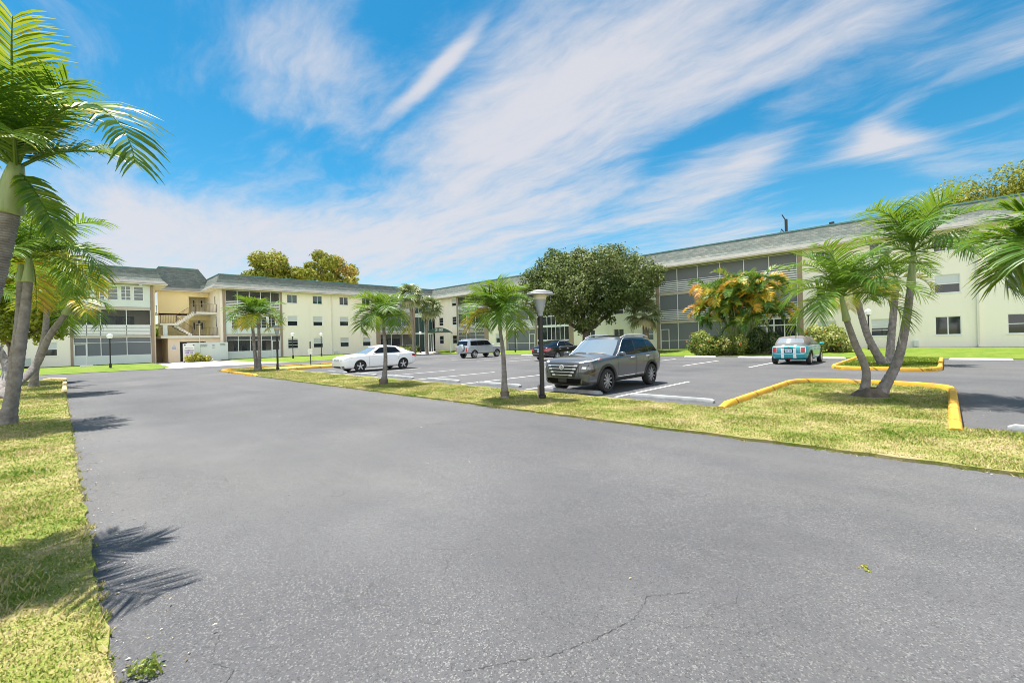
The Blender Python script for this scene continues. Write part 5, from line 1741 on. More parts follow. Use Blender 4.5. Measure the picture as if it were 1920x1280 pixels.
def make_car(name, loc, rz, label, paint_m, P, cat='car'):
    root = empty(name, loc, rz, label, cat)
    # ---- body shell
    V, F = loft_body(P['body'], None)
    me = bpy.data.meshes.new('body'); me.from_pydata(V, [], F); me.materials.append(paint_m); me.materials.append(M['plastic']); me.update()
    ob = bpy.data.objects.new('tmp_body', me); COL.objects.link(ob)
    sb = ob.modifiers.new('s', 'SUBSURF'); sb.levels = sb.render_levels = 2
    wb, R_, tr = P['wheelbase'], P['wheel_r'], P['track']
    cutters = []
    for y in (wb / 2, -wb / 2):
        c = MB(); nseg = 36; rr = R_ * P.get('arch', 1.15); zc = R_ * 1.02
        ring = [(y + rr * math.cos(2 * math.pi * k / nseg), zc + rr * math.sin(2 * math.pi * k / nseg)) for k in range(nseg)]
        for sx in (1, -1):
            a, b_ = (.50 * sx * P['W'] - .36 * sx, .75 * sx * P['W'])
            k0 = len(c.v)
            c.v += [(a, yy, zz) for yy, zz in ring] + [(b_, yy, zz) for yy, zz in ring]
            n = nseg; fs = [tuple(k0 + k for k in range(n)), tuple(k0 + n + k for k in range(n))[::-1]] + [(k0 + k, k0 + n + k, k0 + n + (k + 1) % n, k0 + (k + 1) % n) for k in range(n)]
            if sx < 0: fs = [f[::-1] for f in fs]
            fs = [f[::-1] for f in fs]
            c.f += fs; c.m += [1] * len(fs)
        oc = c.build('tmp_cut', [paint_m, M['plastic']]); cutters.append(oc)
        import bmesh
        bm = bmesh.new(); bm.from_mesh(oc.data); bmesh.ops.recalc_face_normals(bm, faces=bm.faces); bm.to_mesh(oc.data); bm.free()
        m = ob.modifiers.new('b', 'BOOLEAN'); m.operation = 'DIFFERENCE'; m.solver = 'EXACT'; m.object = oc
    bm = bmesh.new(); bm.from_mesh(me); bmesh.ops.recalc_face_normals(bm, faces=bm.faces); bm.to_mesh(me); bm.free()
    bpy.context.view_layer.update()
    dg = bpy.context.evaluated_depsgraph_get()
    shell = bpy.data.meshes.new_from_object(ob.evaluated_get(dg))
    shell.name = 'body'
    for c in cutters: bpy.data.objects.remove(c)
    bpy.data.objects.remove(ob)
    shell.polygons.foreach_set('use_smooth', [True] * len(shell.polygons))
    try: shell.set_sharp_from_angle(angle=R(42))
    except Exception: pass
    body = bpy.data.objects.new('body', shell); link(body, root)
    # ---- cabin
    Cc = P['cabin']
    V2, fs = cabin(Cc['st'], Cc['wb'], Cc['wr'], Cc['z0'], Cc['z1'], levels=7, bulge=Cc.get('bulge', .025), crown=Cc.get('crown', .05))
    lo, hi = Cc.get('win', (1, 5))
    frame, glz, shield, rear = [], {}, [], []
    for f, tg, j, sd in fs:
        if tg == 'wind' and 0 <= j < 6: shield.append(f)
        elif tg == 'rear' and Cc.get('rear', (1, 5))[0] <= j <= Cc.get('rear', (1, 5))[1]: rear.append(f)
        elif tg.startswith('win') and lo <= j <= hi and tg != 'wind': glz.setdefault((tg, sd), []).append(f)
        else: frame.append(f)
    top = faces_obj('cabin', V2, frame, P.get('cabin_mat', paint_m), root)
    if shield: faces_obj('windscreen', V2, shield, M['windscreen'], root)
    if rear: faces_obj('rear_window', V2, rear, P.get('rear_mat', M['car_glass']), root)
    for k, f in glz.items(): faces_obj('window_post' if k[0].startswith('winpost') else 'side_window', V2, f, M['plastic'] if k[0].startswith('winpost') else M['car_glass'], root)
    # ---- surface patches, ray cast on to the shell
    allv = [v.co.copy() for v in shell.vertices]; allf = [tuple(p.vertices) for p in shell.polygons]
    k = len(allv); allv += [Vector(v) for v in V2]; allf += [tuple(v + k for v in f[0]) for f in fs]
    bvh = BVHTree.FromPolygons(allv, allf)

    def hit(o, d):
        h = bvh.ray_cast(Vector(o), Vector(d)); return h[0]

    def patch(nm, corners, d, mat, off=.006, n=8, m=4, par=None, miss=True):
        """corners: 4 points in the plane perpendicular to d ('L','R','F','B','T'), bilinear grid thrown on to the shell"""
        D = {'R': Vector((-1, 0, 0)), 'L': Vector((1, 0, 0)), 'F': Vector((0, -1, 0)), 'B': Vector((0, 1, 0)), 'T': Vector((0, 0, -1))}[d]
        b = MB(); grid = {}
        for i in range(n + 1):
            for j in range(m + 1):
                u, v = i / n, j / m
                a = [corners[0][q] * (1 - u) * (1 - v) + corners[1][q] * u * (1 - v) + corners[2][q] * u * v + corners[3][q] * (1 - u) * v for q in (0, 1)]
                o = {'R': (3, a[0], a[1]), 'L': (-3, a[0], a[1]), 'F': (a[0], 5, a[1]), 'B': (a[0], -5, a[1]), 'T': (a[0], a[1], 4)}[d]
                h = hit(o, D)
                if h is not None: grid[i, j] = len(b.v); b.v.append(tuple(h - D * off))
        for i in range(n):
            for j in range(m):
                q = [(i, j), (i + 1, j), (i + 1, j + 1), (i, j + 1)]
                if all(x in grid for x in q): b.f.append(tuple(grid[x] for x in q)); b.m.append(0)
        if not b.f: return None
        return b.build(nm, mat, par or root, smooth=True)

    def both(nm, corners, d, mat, **kw):
        """a side patch on both flanks or a front/rear patch mirrored in x"""
        if d in 'RL':
            patch(nm, corners, 'R', mat, **kw); patch(nm, corners, 'L', mat, **kw)
        else:
            patch(nm, corners, d, mat, **kw); patch(nm, [(-c[0], c[1]) for c in corners], d, mat, **kw)

    # ---- wheels
    for y in (wb / 2, -wb / 2):
        for sx in (1, -1):
            w = empty('wheel', (sx * tr / 2, y, R_)); w.parent = root
            T = P.get('tyre_w', .22); b = MB()
            b.lathe([(R_ * .66, T * .42), (R_ * .74, T * .5), (R_ * .93, T * .47), (R_, T * .32), (R_, -T * .32), (R_ * .93, -T * .47), (R_ * .66, -T * .45)], 36, (0, 0, 0), 'x')
            o = b.build('tyre', M['tyre'], w, auto=40)
            b = MB(); rr = R_ * .69
            b.lathe([(rr, T * .44), (rr * .97, T * .46), (rr * .90, T * .36), (rr * .88, T * .1)], 36, (0, 0, 0), 'x')
            ns = P.get('spokes', 5)
            for q in range(ns):
                a = 2 * math.pi * q / ns + .3
                u = Vector((0, math.cos(a), math.sin(a))); v = Vector((0, -math.sin(a), math.cos(a)))
                sw = P.get('spoke_w', .055); pts = []
                for (r_, ww, x) in ((.03, sw * 1.1, T * .40), (rr * .55, sw * .75, T * .42), (rr * .93, sw, T * .41)):
                    pts.append((u * r_ - v * ww + Vector((x * sx, 0, 0)), u * r_ + v * ww + Vector((x * sx, 0, 0))))
                for z in range(2): b.quad(pts[z][0], pts[z][1], pts[z + 1][1], pts[z + 1][0])
                for z in range(2):
                    for s_ in (0, 1):
                        p_, q_ = pts[z][s_], pts[z + 1][s_]; dx = Vector((-.05 * sx, 0, 0)); b.quad(p_, q_, q_ + dx, p_ + dx)
            b.lathe([(.0, T * .47 * sx), (.045, T * .46 * sx), (.06, T * .40 * sx)], 16, (0, 0, 0), 'x')
            rim = b.build('rim', P.get('rim_mat', M['rim']), w)
            if sx < 0:
                for v in rim.data.vertices: pass
            b = MB(); b.lathe([(rr * .99, T * .10 * sx), (.0, T * .12 * sx)], 30, (0, 0, 0), 'x'); b.build('dark_recess', M['plastic'], w)  # black disc stands in for the dark recess behind the spokes
            o.scale.x = sx if sx > 0 else 1
    # ---- mirrors
    mx, my, mz = P['mirror']
    for sx in (1, -1):
        b = MB()
        b.lathe([(.0, -.09), (.06, -.08), (.095, -.02), (.10, .03), (.07, .07), (.0, .08)], 14, (0, 0, 0), 'y')
        b.v = [(x * 1.25 + sx * (mx + .10), y + my, z * .72 + mz + .02) for x, y, z in b.v]
        b.tube([(sx * (mx - .04), my + .02, mz - .03), (sx * (mx + .06), my + .01, mz)], .025, 6)
        b.build('mirror', P.get('mirror_mat', paint_m), root, smooth=True)
    return root, patch, both, hit


def plate(root, hit, d, z, w=.15, h=.075, mat='plate', y=None):
    o = hit((0, 5 if d == 'F' else -5, z), (0, -1 if d == 'F' else 1, 0))
    if o is None: return
    s = 1 if d == 'F' else -1
    b = MB(); b.box(-w, o.y + s * .004, z - h, w, o.y + s * .02, z + h); p = b.build('number_plate', M[mat], root)
    if mat == 'plate':
        b = MB()
        for k in range(6):
            if k != 3: b.box(-w * .8 + k * w * .28, o.y + s * .021, z - h * .45, -w * .8 + k * w * .28 + w * .2, o.y + s * .024, z + h * .35)
        b.build('lettering', M['inkb'], p)


def arch_trim(root, patch, P, mat, t=.055):
    """dark plastic ring round each wheel arch"""
    wb, R_ = P['wheelbase'], P['wheel_r']; rr = R_ * P.get('arch', 1.15)
    for y in (wb / 2, -wb / 2):
        for d in 'RL':
            n = 14
            for q in range(n):
                a0, a1 = R(-8 + 196 * q / n), R(-8 + 196 * (q + 1) / n)
                c = [(y + r * math.cos(a), R_ * 1.02 + r * math.sin(a)) for r, a in ((rr + .003, a0), (rr + .003, a1), (rr + t, a1), (rr + t, a0))]
                yield d, c


def ring_trim(name, patch_hit, root, P, mat, t=.06, off=.012):
    wb, R_ = P['wheelbase'], P['wheel_r']; rr = R_ * P.get('arch', 1.15)
    for y in (wb / 2, -wb / 2):
        for sx in (1, -1):
            b = MB(); n = 28; prev = None
            for q in range(n + 1):
                a = R(-14 + 208 * q / n); row = []
                for r_ in (rr + .004, rr + t):
                    h = patch_hit((3 * sx, y + r_ * math.cos(a), R_ * 1.02 + r_ * math.sin(a)), (-sx, 0, 0))
                    row.append(None if h is None or abs(h.x) < P['W'] * .36 else Vector(h) + Vector((off * sx, 0, 0)))
                if prev and all(prev) and all(row): b.quad(prev[0], prev[1], row[1], row[0])
                prev = row
            if b.f: b.build(name, mat, root, smooth=True)


# ------------------------------------------------------------------ grey crossover
GREY = paint('grey metallic paint', (.066, .073, .085), .15, .28)
PX = dict(W=1.84, wheelbase=2.70, wheel_r=.355, track=1.60, arch=1.17, rim_mat=mk('dark machined rim', (.30, .31, .33), .35, metallic=.4), spokes=10, spoke_w=.022, tyre_w=.23, mirror=(.93, .74, 1.10),
          body=[(2.35, .44, .72, .78, .38, .46, .38), (2.31, .31, .86, .91, .60, .66, .60), (2.20, .24, .955, 1.0, .765, .80, .76), (1.95, .22, 1.0, 1.065, .86, .89, .84), (1.35, .23, 1.02, 1.12, .90, .92, .87),
                (.85, .25, 1.04, 1.16, .91, .925, .88), (.2, .26, 1.06, 1.13, .915, .925, .885), (-.6, .26, 1.09, 1.14, .915, .93, .885), (-1.35, .26, 1.12, 1.16, .91, .925, .88), (-1.9, .28, 1.13, 1.17, .88, .90, .84), (-2.2, .33, 1.10, 1.15, .80, .84, .76), (-2.31, .45, 1.0, 1.06, .68, .72, .62)],
          cabin=dict(st=[(1.12, .30, 'wind', 0), (.92, .20, 'pillar', 0), (.70, .08, 'win1', 0), (-.28, -.36, 'winpost', 0), (-.36, -.43, 'win2', 0), (-1.18, -1.20, 'winpost2', 0), (-1.24, -1.25, 'win3', 0), (-1.82, -1.52, 'pillar', 0), (-2.10, -1.78, 'rear', 0), (-2.20, -1.86, 'end', 0)],
                     wb=[0, .80, .865, .88, .88, .875, .87, .84, .70, 0], wr=[0, .58, .645, .665, .665, .655, .65, .63, .55, 0],
                     z0=[1.12, 1.07, 1.05, 1.08, 1.085, 1.11, 1.11, 1.16, 1.12, 1.12], z1=[1.63, 1.61, 1.60, 1.64, 1.64, 1.605, 1.60, 1.555, 1.565, 1.59], win=(0, 5), rear=(1, 5), bulge=.03, crown=.045))
car, patch, both, hit = make_car('crossover_car', (-8.0, 12.58, 0), R(180), 'grey metallic crossover parked nose first behind a wheel stop', GREY, PX)
# grille: black field with four chrome bars, badge
patch('grille', [(-.42, .50), (.42, .50), (.58, .91), (-.58, .91)], 'F', M['plastic'], n=12, m=6)
for k, (z, w) in enumerate(((.57, .36), (.66, .42), (.75, .48), (.84, .53))):
    patch('grille_bar', [(-w, z - .009), (w, z - .009), (w, z + .009), (-w, z + .009)], 'F', M['chrome'], off=.024, n=14, m=1)
    for s in (-1, 1):
        patch('grille_bar', [(s * w, z - .022), (s * (w - .12), z - .022), (s * (w - .10), z + .022), (s * w, z + .022)], 'F', M['chrome'], off=.03, n=3, m=1)
h = hit((0, 5, .79), (0, -1, 0))
b = MB(); b.lathe([(.062 + .014 * math.cos(a), .014 * math.sin(a)) for a in [2 * math.pi * k / 8 for k in range(9)]], 24, (0, h.y + .04, .79), 'y'); b.box(-.085, h.y + .03, .775, .085, h.y + .05, .805); b.build('badge', M['chrome'], car, smooth=False)
both('daytime_lamp', [(.55, .90), (.90, .985), (.90, 1.01), (.55, .955)], 'F', M['lamp'], n=10, m=2)
both('daytime_lamp', [(2.2, .93), (1.72, 1.0), (1.60, 1.035), (2.22, .99)], 'R', M['lamp'], n=8, m=2)
both('marker', [(1.82, .955), (1.73, .975), (1.60, 1.03), (1.70, 1.03)], 'R', M['amber'], off=.012, n=3, m=2)
both('headlight', [(.585, .62), (.86, .58), (.90, .83), (.63, .85)], 'F', M['lamp_dark'], n=8, m=5)
both('headlight_lens', [(.645, .755), (.75, .745), (.755, .805), (.66, .81)], 'F', M['lamp'], off=.014, n=4, m=3)
both('headlight_lens', [(.77, .74), (.84, .735), (.845, .80), (.775, .805)], 'F', M['housing'], off=.014, n=3, m=3)
both('headlight', [(2.2, .60), (1.97, .52), (1.90, .82), (2.18, .85)], 'R', M['lamp_dark'], n=5, m=4)
M['matte'] = mk('matte black grating', (.008, .008, .009), .95, spec=.05)
patch('air_intake', [(-.58, .32), (.58, .32), (.62, .47), (-.62, .47)], 'F', M['matte'], n=10, m=3)
patch('front_skirt', [(-.78, .24), (.78, .24), (.78, .32), (-.78, .32)], 'F', M['plastic'], n=10, m=2)
both('front_skirt', [(.60, .30), (.80, .27), (.80, .33), (.66, .44)], 'F', M['plastic'], n=4, m=3)
plate(car, hit, 'F', .42, .15, .06, 'black' if 'black' in M else 'plate')
ring_trim('arch_trim', hit, car, PX, M['plastic'], .075)
both('sill_trim', [(.86, .26), (-.86, .26), (-.80, .40), (.80, .42)], 'R', M['plastic'], n=12, m=3)
both('door_chrome', [(.80, .43), (-.2, .43), (-.2, .455), (.80, .45)], 'R', M['chrome'], off=.012, n=8, m=1)
for s in (1, -1):
    b = MB(); b.tube(curve([(s * .66, .22, 1.60), (s * .67, -.2, 1.685), (s * .665, -1.1, 1.68), (s * .64, -1.62, 1.60)], 5), .022, 8); b.build('roof_rail', M['aluminium'], car, smooth=True)
    b = MB(); c = curve([(s * .885, .86, 1.06), (s * .845, .62, 1.20), (s * .70, .12, 1.575), (s * .70, -.4, 1.62), (s * .69, -1.2, 1.605)], 5); b.tube(c, .011, 6); b.build('window_trim', M['chrome'], car, smooth=True)
    for y in (-.08, -1.05):
        h = hit((3 * s, y, .98), (-s, 0, 0)); b = MB(); b.tube([(h.x, y + .09, .98), (h.x + s * .03, y + .05, .985), (h.x + s * .03, y - .07, .99), (h.x, y - .1, .985)], .016, 6); b.build('door_handle', M['chrome'], car, smooth=True)
patch('sunroof', [(-.42, -.05), (.42, -.05), (.44, -.62), (-.44, -.62)], 'T', M['car_glass'], n=6, m=4)
both('door_seam', [(.74, .36), (.728, .36), (.80, 1.05), (.812, 1.05)], 'R', M['plastic'], off=.003, n=1, m=10)
both('door_seam', [(-.30, .36), (-.312, .36), (-.34, 1.08), (-.328, 1.08)], 'R', M['plastic'], off=.003, n=1, m=10)
both('door_seam', [(-1.02, .72), (-1.032, .72), (-1.20, 1.1), (-1.188, 1.1)], 'R', M['plastic'], off=.003, n=1, m=8)
both('bonnet_seam', [(.70, 1.0), (.712, 1.0), (.80, 2.1), (.79, 2.1)], 'T', M['plastic'], off=.002, n=1, m=10)
both('taillight', [(-2.02, .98), (-2.25, .98), (-2.25, 1.12), (-1.98, 1.10)], 'R', M['red'], n=4, m=3)
both('taillight', [(.45, 1.0), (.80, 1.0), (.80, 1.12), (.45, 1.10)], 'B', M['red'], n=4, m=3)
both('wiper', [(.05, 1.10), (.62, .98), (.62, .95), (.05, 1.06)], 'T', M['black'], off=.012, n=6, m=1)


# ------------------------------------------------------------------ saloons
def sedan(loc, rz, label, pm, glass_trim=False, chrome_rear=False):
    P = dict(W=1.82, wheelbase=2.775, wheel_r=.325, track=1.575, arch=1.13, spokes=5, spoke_w=.034, tyre_w=.21, mirror=(.90, .62, .99),
             body=[(2.40, .36, .64, .70, .48, .55, .46), (2.35, .24, .75, .80, .68, .73, .66), (2.2, .19, .83, .89, .79, .83, .78), (1.85, .18, .885, .965, .86, .885, .84), (1.4, .18, .915, 1.03, .88, .90, .86),
                   (.95, .19, .935, 1.06, .89, .905, .865), (.2, .19, .945, .99, .895, .91, .87), (-.7, .19, .95, 1.0, .895, .91, .87), (-1.35, .20, .98, 1.04, .885, .905, .86), (-1.85, .22, 1.0, 1.09, .86, .885, .84), (-2.2, .27, .99, 1.09, .79, .83, .77), (-2.38, .34, .91, 1.0, .68, .74, .66), (-2.42, .44, .78, .84, .58, .62, .56)],
             cabin=dict(st=[(1.18, .22, 'wind', 0), (.98, .12, 'pillar', 0), (.78, -.02, 'win1', 0), (-.20, -.30, 'winpost', 0), (-.27, -.36, 'win2', 0), (-1.30, -.90, 'pillar', 0), (-1.78, -1.06, 'pillar', 0), (-1.92, -1.16, 'rear', 0), (-2.06, -1.22, 'end', 0)],
                        wb=[0, .76, .83, .85, .85, .83, .78, .70, 0], wr=[0, .54, .60, .615, .615, .595, .575, .53, 0],
                        z0=[1.02, .98, .945, .95, .95, .965, 1.01, 1.06, 1.07], z1=[1.43, 1.415, 1.40, 1.46, 1.46, 1.42, 1.395, 1.385, 1.40], win=(1, 5), rear=(0, 6), bulge=.035, crown=.045))
    car, patch, both, hit = make_car('sedan_car', loc, rz, label, pm, P)
    both('headlight', [(.42, .64), (.80, .70), (.80, .83), (.48, .79)], 'F', M['lamp'], n=6, m=3)
    both('headlight', [(2.3, .68), (1.86, .81), (1.80, .875), (2.25, .82)], 'R', M['lamp'], n=6, m=3)
    patch('grille', [(-.34, .63), (.34, .63), (.38, .765), (-.38, .765)], 'F', M['housing'], n=8, m=3)
    for z in (.66, .70, .74): patch('grille_bar', [(-.35, z - .008), (.35, z - .008), (.35, z + .008), (-.35, z + .008)], 'F', M['chrome'], off=.014, n=8, m=1)
    h = hit((0, 5, .69), (0, -1, 0))
    if h: 
        b = MB(); b.lathe([(.06 + .012 * math.cos(a), .012 * math.sin(a)) for a in [2 * math.pi * k / 8 for k in range(9)]], 20, (0, h.y + .02, .70), 'y'); b.build('badge', M['chrome'], car)
    patch('air_intake', [(-.45, .26), (.45, .26), (.48, .36), (-.48, .36)], 'F', M['black'], n=8, m=2)
    both('fog_lamp', [(.58, .28), (.74, .28), (.72, .36), (.56, .35)], 'F', M['black'], n=3, m=2)
    both('taillight', [(.50, .70), (.82, .70), (.84, .88), (.44, .86)], 'B', M['red'], n=5, m=3)
    both('taillight', [(-2.02, .80), (-2.36, .72), (-2.38, .88), (-2.05, .92)], 'R', M['red'], n=5, m=3)
    patch('trunk_trim', [(-.42, .84), (.42, .84), (.42, .88), (-.42, .88)], 'B', M['chrome'] if chrome_rear else pm, off=.012, n=6, m=1)
    plate(car, hit, 'B', .73, .15, .075)
    patch('rear_bumper', [(-.70, .50), (.70, .50), (.70, .53), (-.70, .53)], 'B', M['housing'] if chrome_rear else pm, off=.006, n=8, m=1)
    for s in (1, -1):
        for y in (-.12, -1.06):
            h = hit((3 * s, y, .84), (-s, 0, 0)); b = MB(); b.tube([(h.x, y + .09, .84), (h.x + s * .03, y + .05, .845), (h.x + s * .03, y - .07, .85), (h.x, y - .1, .845)], .015, 6); b.build('door_handle', pm if not chrome_rear else M['chrome'], car, smooth=True)
        if glass_trim:
            b = MB(); b.tube(curve([(s * .865, .80, .99), (s * .76, .42, 1.20), (s * .655, -.02, 1.385), (s * .665, -.4, 1.405), (s * .66, -.92, 1.37), (s * .80, -1.28, 1.08)], 5), .011, 6); b.tube([(s * .875, .8, .985), (s * .895, -.3, .99), (s * .885, -1.15, 1.0)], .011, 6); b.build('window_trim', M['chrome'], car, smooth=True)
    for yy in (.86, -.23):
        both('door_seam', [(yy, .28), (yy - .012, .28), (yy - .04, .93), (yy - .028, .93)], 'R', M['plastic'], off=.003, n=1, m=10)
    both('door_seam', [(-1.0, .62), (-1.012, .62), (-1.18, .96), (-1.168, .96)], 'R', M['plastic'], off=.003, n=1, m=6)
    both('bumper_seam', [(-2.1, .30), (-2.108, .30), (-2.08, .70), (-2.07, .70)], 'R', M['plastic'], off=.002, n=1, m=5)
    both('sill_trim', [(.95, .20), (-.95, .20), (-.95, .25), (.95, .25)], 'R', M['housing'], n=8, m=1)
    return car


WHITE = paint('white paint', (.78, .79, .80), 0, .25)
BLACKP = paint('black paint', (.010, .009, .013), 0, .18)
SILVER = paint('silver paint', (.48, .52, .56), .45, .34)
TEAL = paint('teal metallic paint', (.012, .30, .36), .25, .3)
sedan((-24.55, 13.3, 0), R(180), 'white saloon parked nose first behind the wheel stops of the median strip', WHITE)
sedan((-20.95, 26.55, 0), 0, 'black saloon with chrome window trim parked tail out before the white framed stair hall', BLACKP, True, True)

# ------------------------------------------------------------------ silver off-road wagon with spare wheel
PS = dict(W=1.78, wheelbase=2.80, wheel_r=.345, track=1.52, arch=1.18, spokes=5, spoke_w=.045, tyre_w=.22, mirror=(.88, .78, 1.12),
          body=[(2.33, .45, .80, .86, .55, .6, .52), (2.27, .36, .92, .97, .74, .78, .72), (2.0, .33, .99, 1.04, .82, .85, .80), (1.4, .34, 1.02, 1.10, .85, .875, .83), (1.0, .36, 1.04, 1.13, .86, .88, .84), (.2, .37, 1.05, 1.10, .865, .885, .845),
                (-.8, .37, 1.06, 1.10, .865, .885, .845), (-1.5, .38, 1.06, 1.10, .86, .88, .83), (-2.0, .40, 1.06, 1.10, .85, .87, .82), (-2.22, .43, 1.05, 1.09, .82, .84, .78), (-2.28, .50, 1.0, 1.05, .74, .76, .70)],
          cabin=dict(st=[(1.22, .50, 'wind', 0), (1.02, .42, 'pillar', 0), (.84, .30, 'win1', 0), (-.10, -.12, 'winpost', 0), (-.16, -.18, 'win2', 0), (-.98, -.98, 'winpost2', 0), (-1.05, -1.04, 'win3', 0), (-1.86, -1.74, 'pillar', 0), (-2.22, -1.98, 'rear', 0), (-2.27, -2.03, 'end', 0)],
                     wb=[0, .77, .83, .845, .845, .84, .84, .83, .77, 0], wr=[0, .60, .66, .675, .675, .67, .67, .66, .60, 0],
                     z0=[1.10, 1.07, 1.05, 1.06, 1.06, 1.06, 1.06, 1.06, 1.06, 1.06], z1=[1.66, 1.65, 1.645, 1.66, 1.66, 1.655, 1.655, 1.64, 1.62, 1.63], win=(1, 5), rear=(1, 5), bulge=.015, crown=.05))
car, patch, both, hit = make_car('off_road_car', (-31.35, 27.7, 0), 0, 'silver off-road wagon with a covered spare wheel on its tail door', SILVER, PS)
h = hit((0.1, -5, .92), (0, 1, 0)); sp = empty('spare_wheel', (.12, h.y, .93)); sp.parent = car
b = MB(); b.lathe([(.0, -.20), (.20, -.20), (.28, -.19), (.335, -.15), (.35, -.06), (.34, -.01), (.30, .03)], 32, (0, 0, 0), 'y', mfn=lambda i: 0); b.build('cover', SILVER, sp, auto=40)
b = MB(); b.lathe([(.342, -.055), (.362, -.04), (.362, .02), (.32, .05)], 32, (0, 0, 0), 'y'); b.build('tyre', M['tyre'], sp, smooth=True)
both('taillight', [(.68, .60), (.84, .60), (.84, .98), (.70, .98)], 'B', M['red'], n=3, m=4)
both('taillight', [(-2.12, .86), (-2.26, .86), (-2.26, .97), (-2.14, .97)], 'R', M['red'], n=2, m=3)
patch('rear_bumper', [(-.80, .44), (.80, .44), (.80, .60), (-.80, .60)], 'B', SILVER, off=.05, n=10, m=3)
plate(car, hit, 'B', .66, .15, .07)
ring_trim('arch_trim', hit, car, PS, SILVER, .085, .03)
both('side_moulding', [(.95, .58), (-.95, .58), (-.95, .66), (.95, .66)], 'R', SILVER, off=.02, n=10, m=2)
for yy in (.90, -.13, -1.02): both('door_seam', [(yy, .44), (yy - .012, .44), (yy - .03, 1.05), (yy - .018, 1.05)], 'R', M['plastic'], off=.003, n=1, m=8)
for s in (1, -1):
    for y in (0.02, -.92):
        h = hit((3 * s, y, .93), (-s, 0, 0)); b = MB(); b.tube([(h.x, y + .08, .93), (h.x + s * .03, y + .04, .93), (h.x + s * .03, y - .06, .93), (h.x, y - .09, .93)], .018, 6); b.build('door_handle', SILVER, car, smooth=True)
    b = MB(); b.tube(curve([(s * .60, .2, 1.67), (s * .60, .0, 1.73), (s * .60, -1.5, 1.73), (s * .58, -1.75, 1.66)], 5), .018, 6); b.build('roof_rail', SILVER, car, smooth=True)
both('headlight', [(.48, .74), (.78, .74), (.78, .92), (.5, .9)], 'F', M['lamp'], n=4, m=3)
patch('grille', [(-.42, .72), (.42, .72), (.44, .9), (-.44, .9)], 'F', M['plastic'], n=6, m=3)
patch('tow_bar', [(-.3, .36), (.3, .36), (.3, .44), (-.3, .44)], 'B', M['plastic'], off=.03, n=4, m=1)

# ------------------------------------------------------------------ teal convertible with the brown soft top
M['fabric'] = mk('brown canvas hood', (.135, .115, .105), .85, (.17, .145, .13), 30, bump=.3, bscale=160)
M['stripe'] = mk('white bonnet stripe', (.80, .81, .82), .3, coat=.8)
M['plastic_glass'] = mk('soft top rear pane', (.22, .25, .27), .06, spec=1.0, coat=1.0)
PM = dict(W=1.73, wheelbase=2.495, wheel_r=.31, track=1.50, arch=1.17, spokes=5, spoke_w=.04, tyre_w=.2, mirror=(.85, .66, .98), cabin_mat=M['fabric'], rear_mat=M['plastic_glass'],
          body=[(1.94, .36, .70, .76, .48, .52, .46), (1.88, .24, .80, .86, .66, .70, .64), (1.65, .19, .86, .93, .76, .79, .76), (1.25, .19, .90, .98, .81, .835, .80), (.8, .20, .92, 1.0, .83, .85, .815), (.2, .20, .93, .97, .84, .86, .82),
                (-.6, .20, .94, .98, .845, .865, .825), (-1.2, .21, .95, 1.0, .84, .86, .82), (-1.6, .23, .94, 1.0, .80, .835, .79), (-1.84, .28, .90, .97, .72, .76, .70), (-1.92, .40, .80, .86, .60, .66, .58)],
          cabin=dict(st=[(.98, .42, 'wind', 0), (.82, .34, 'pillar', 0), (.66, .22, 'win1', 0), (-.36, -.36, 'pillar', 0), (-.42, -.42, 'win2', 0), (-.92, -.78, 'pillar', 0), (-1.30, -1.10, 'pillar', 0), (-1.58, -1.24, 'rear', 0), (-1.74, -1.34, 'end', 0)],
                     wb=[0, .72, .78, .79, .79, .77, .74, .60, 0], wr=[0, .55, .595, .61, .61, .60, .585, .47, 0],
                     z0=[.97, .945, .935, .94, .94, .95, .96, .97, .98], z1=[1.36, 1.35, 1.35, 1.375, 1.375, 1.37, 1.36, 1.35, 1.36], win=(1, 5), rear=(2, 5), bulge=.04, crown=.06))
car, patch, both, hit = make_car('convertible_car', (-5.65, 27.4, 0), 0, 'teal convertible with brown soft top and two white stripes seen from behind', TEAL, PM)
both('stripe', [(.20, .32), (.33, .32), (.33, .98), (.20, .98)], 'B', M['stripe'], off=.004, n=2, m=14)
both('taillight_rim', [(.50, .60), (.73, .60), (.72, .90), (.50, .90)], 'B', M['chrome'], off=.010, n=5, m=6)
both('taillight', [(.525, .63), (.71, .63), (.70, .87), (.525, .87)], 'B', M['red'], off=.022, n=5, m=6)
patch('chrome_strip', [(-.74, .535), (.74, .535), (.74, .57), (-.74, .57)], 'B', M['chrome'], off=.012, n=14, m=1)
patch('boot_handle', [(-.32, .83), (.32, .83), (.32, .865), (-.32, .865)], 'B', M['black'], off=.016, n=8, m=1)
patch('plate_recess', [(-.19, .60), (.19, .60), (.19, .80), (-.19, .80)], 'B', M['lamp_dark'], off=.008, n=4, m=3)
plate(car, hit, 'B', .70, .15, .075)
patch('rear_skirt', [(-.74, .22), (.74, .22), (.74, .33), (-.74, .33)], 'B', M['plastic'], off=.008, n=10, m=2)
patch('rear_reflector', [(-.1, .27), (.1, .27), (.1, .31), (-.1, .31)], 'B', M['red'], off=.02, n=2, m=1)
b = MB(); h = hit((0, -5, .89), (0, 1, 0)); b.lathe([(.0, -.012), (.04, -.012), (.045, .0)], 18, (0, h.y - .01, .90), 'y'); b.build('badge', M['chrome'], car, smooth=True)
ring_trim('arch_trim', hit, car, PM, M['plastic'], .06)
both('sill_trim', [(.80, .20), (-.80, .20), (-.78, .28), (.78, .28)], 'R', M['plastic'], n=10, m=2)
for yy in (.70, -.42): both('door_seam', [(yy, .30), (yy - .012, .30), (yy - .03, .93), (yy - .018, .93)], 'R', M['plastic'], off=.003, n=1, m=8)
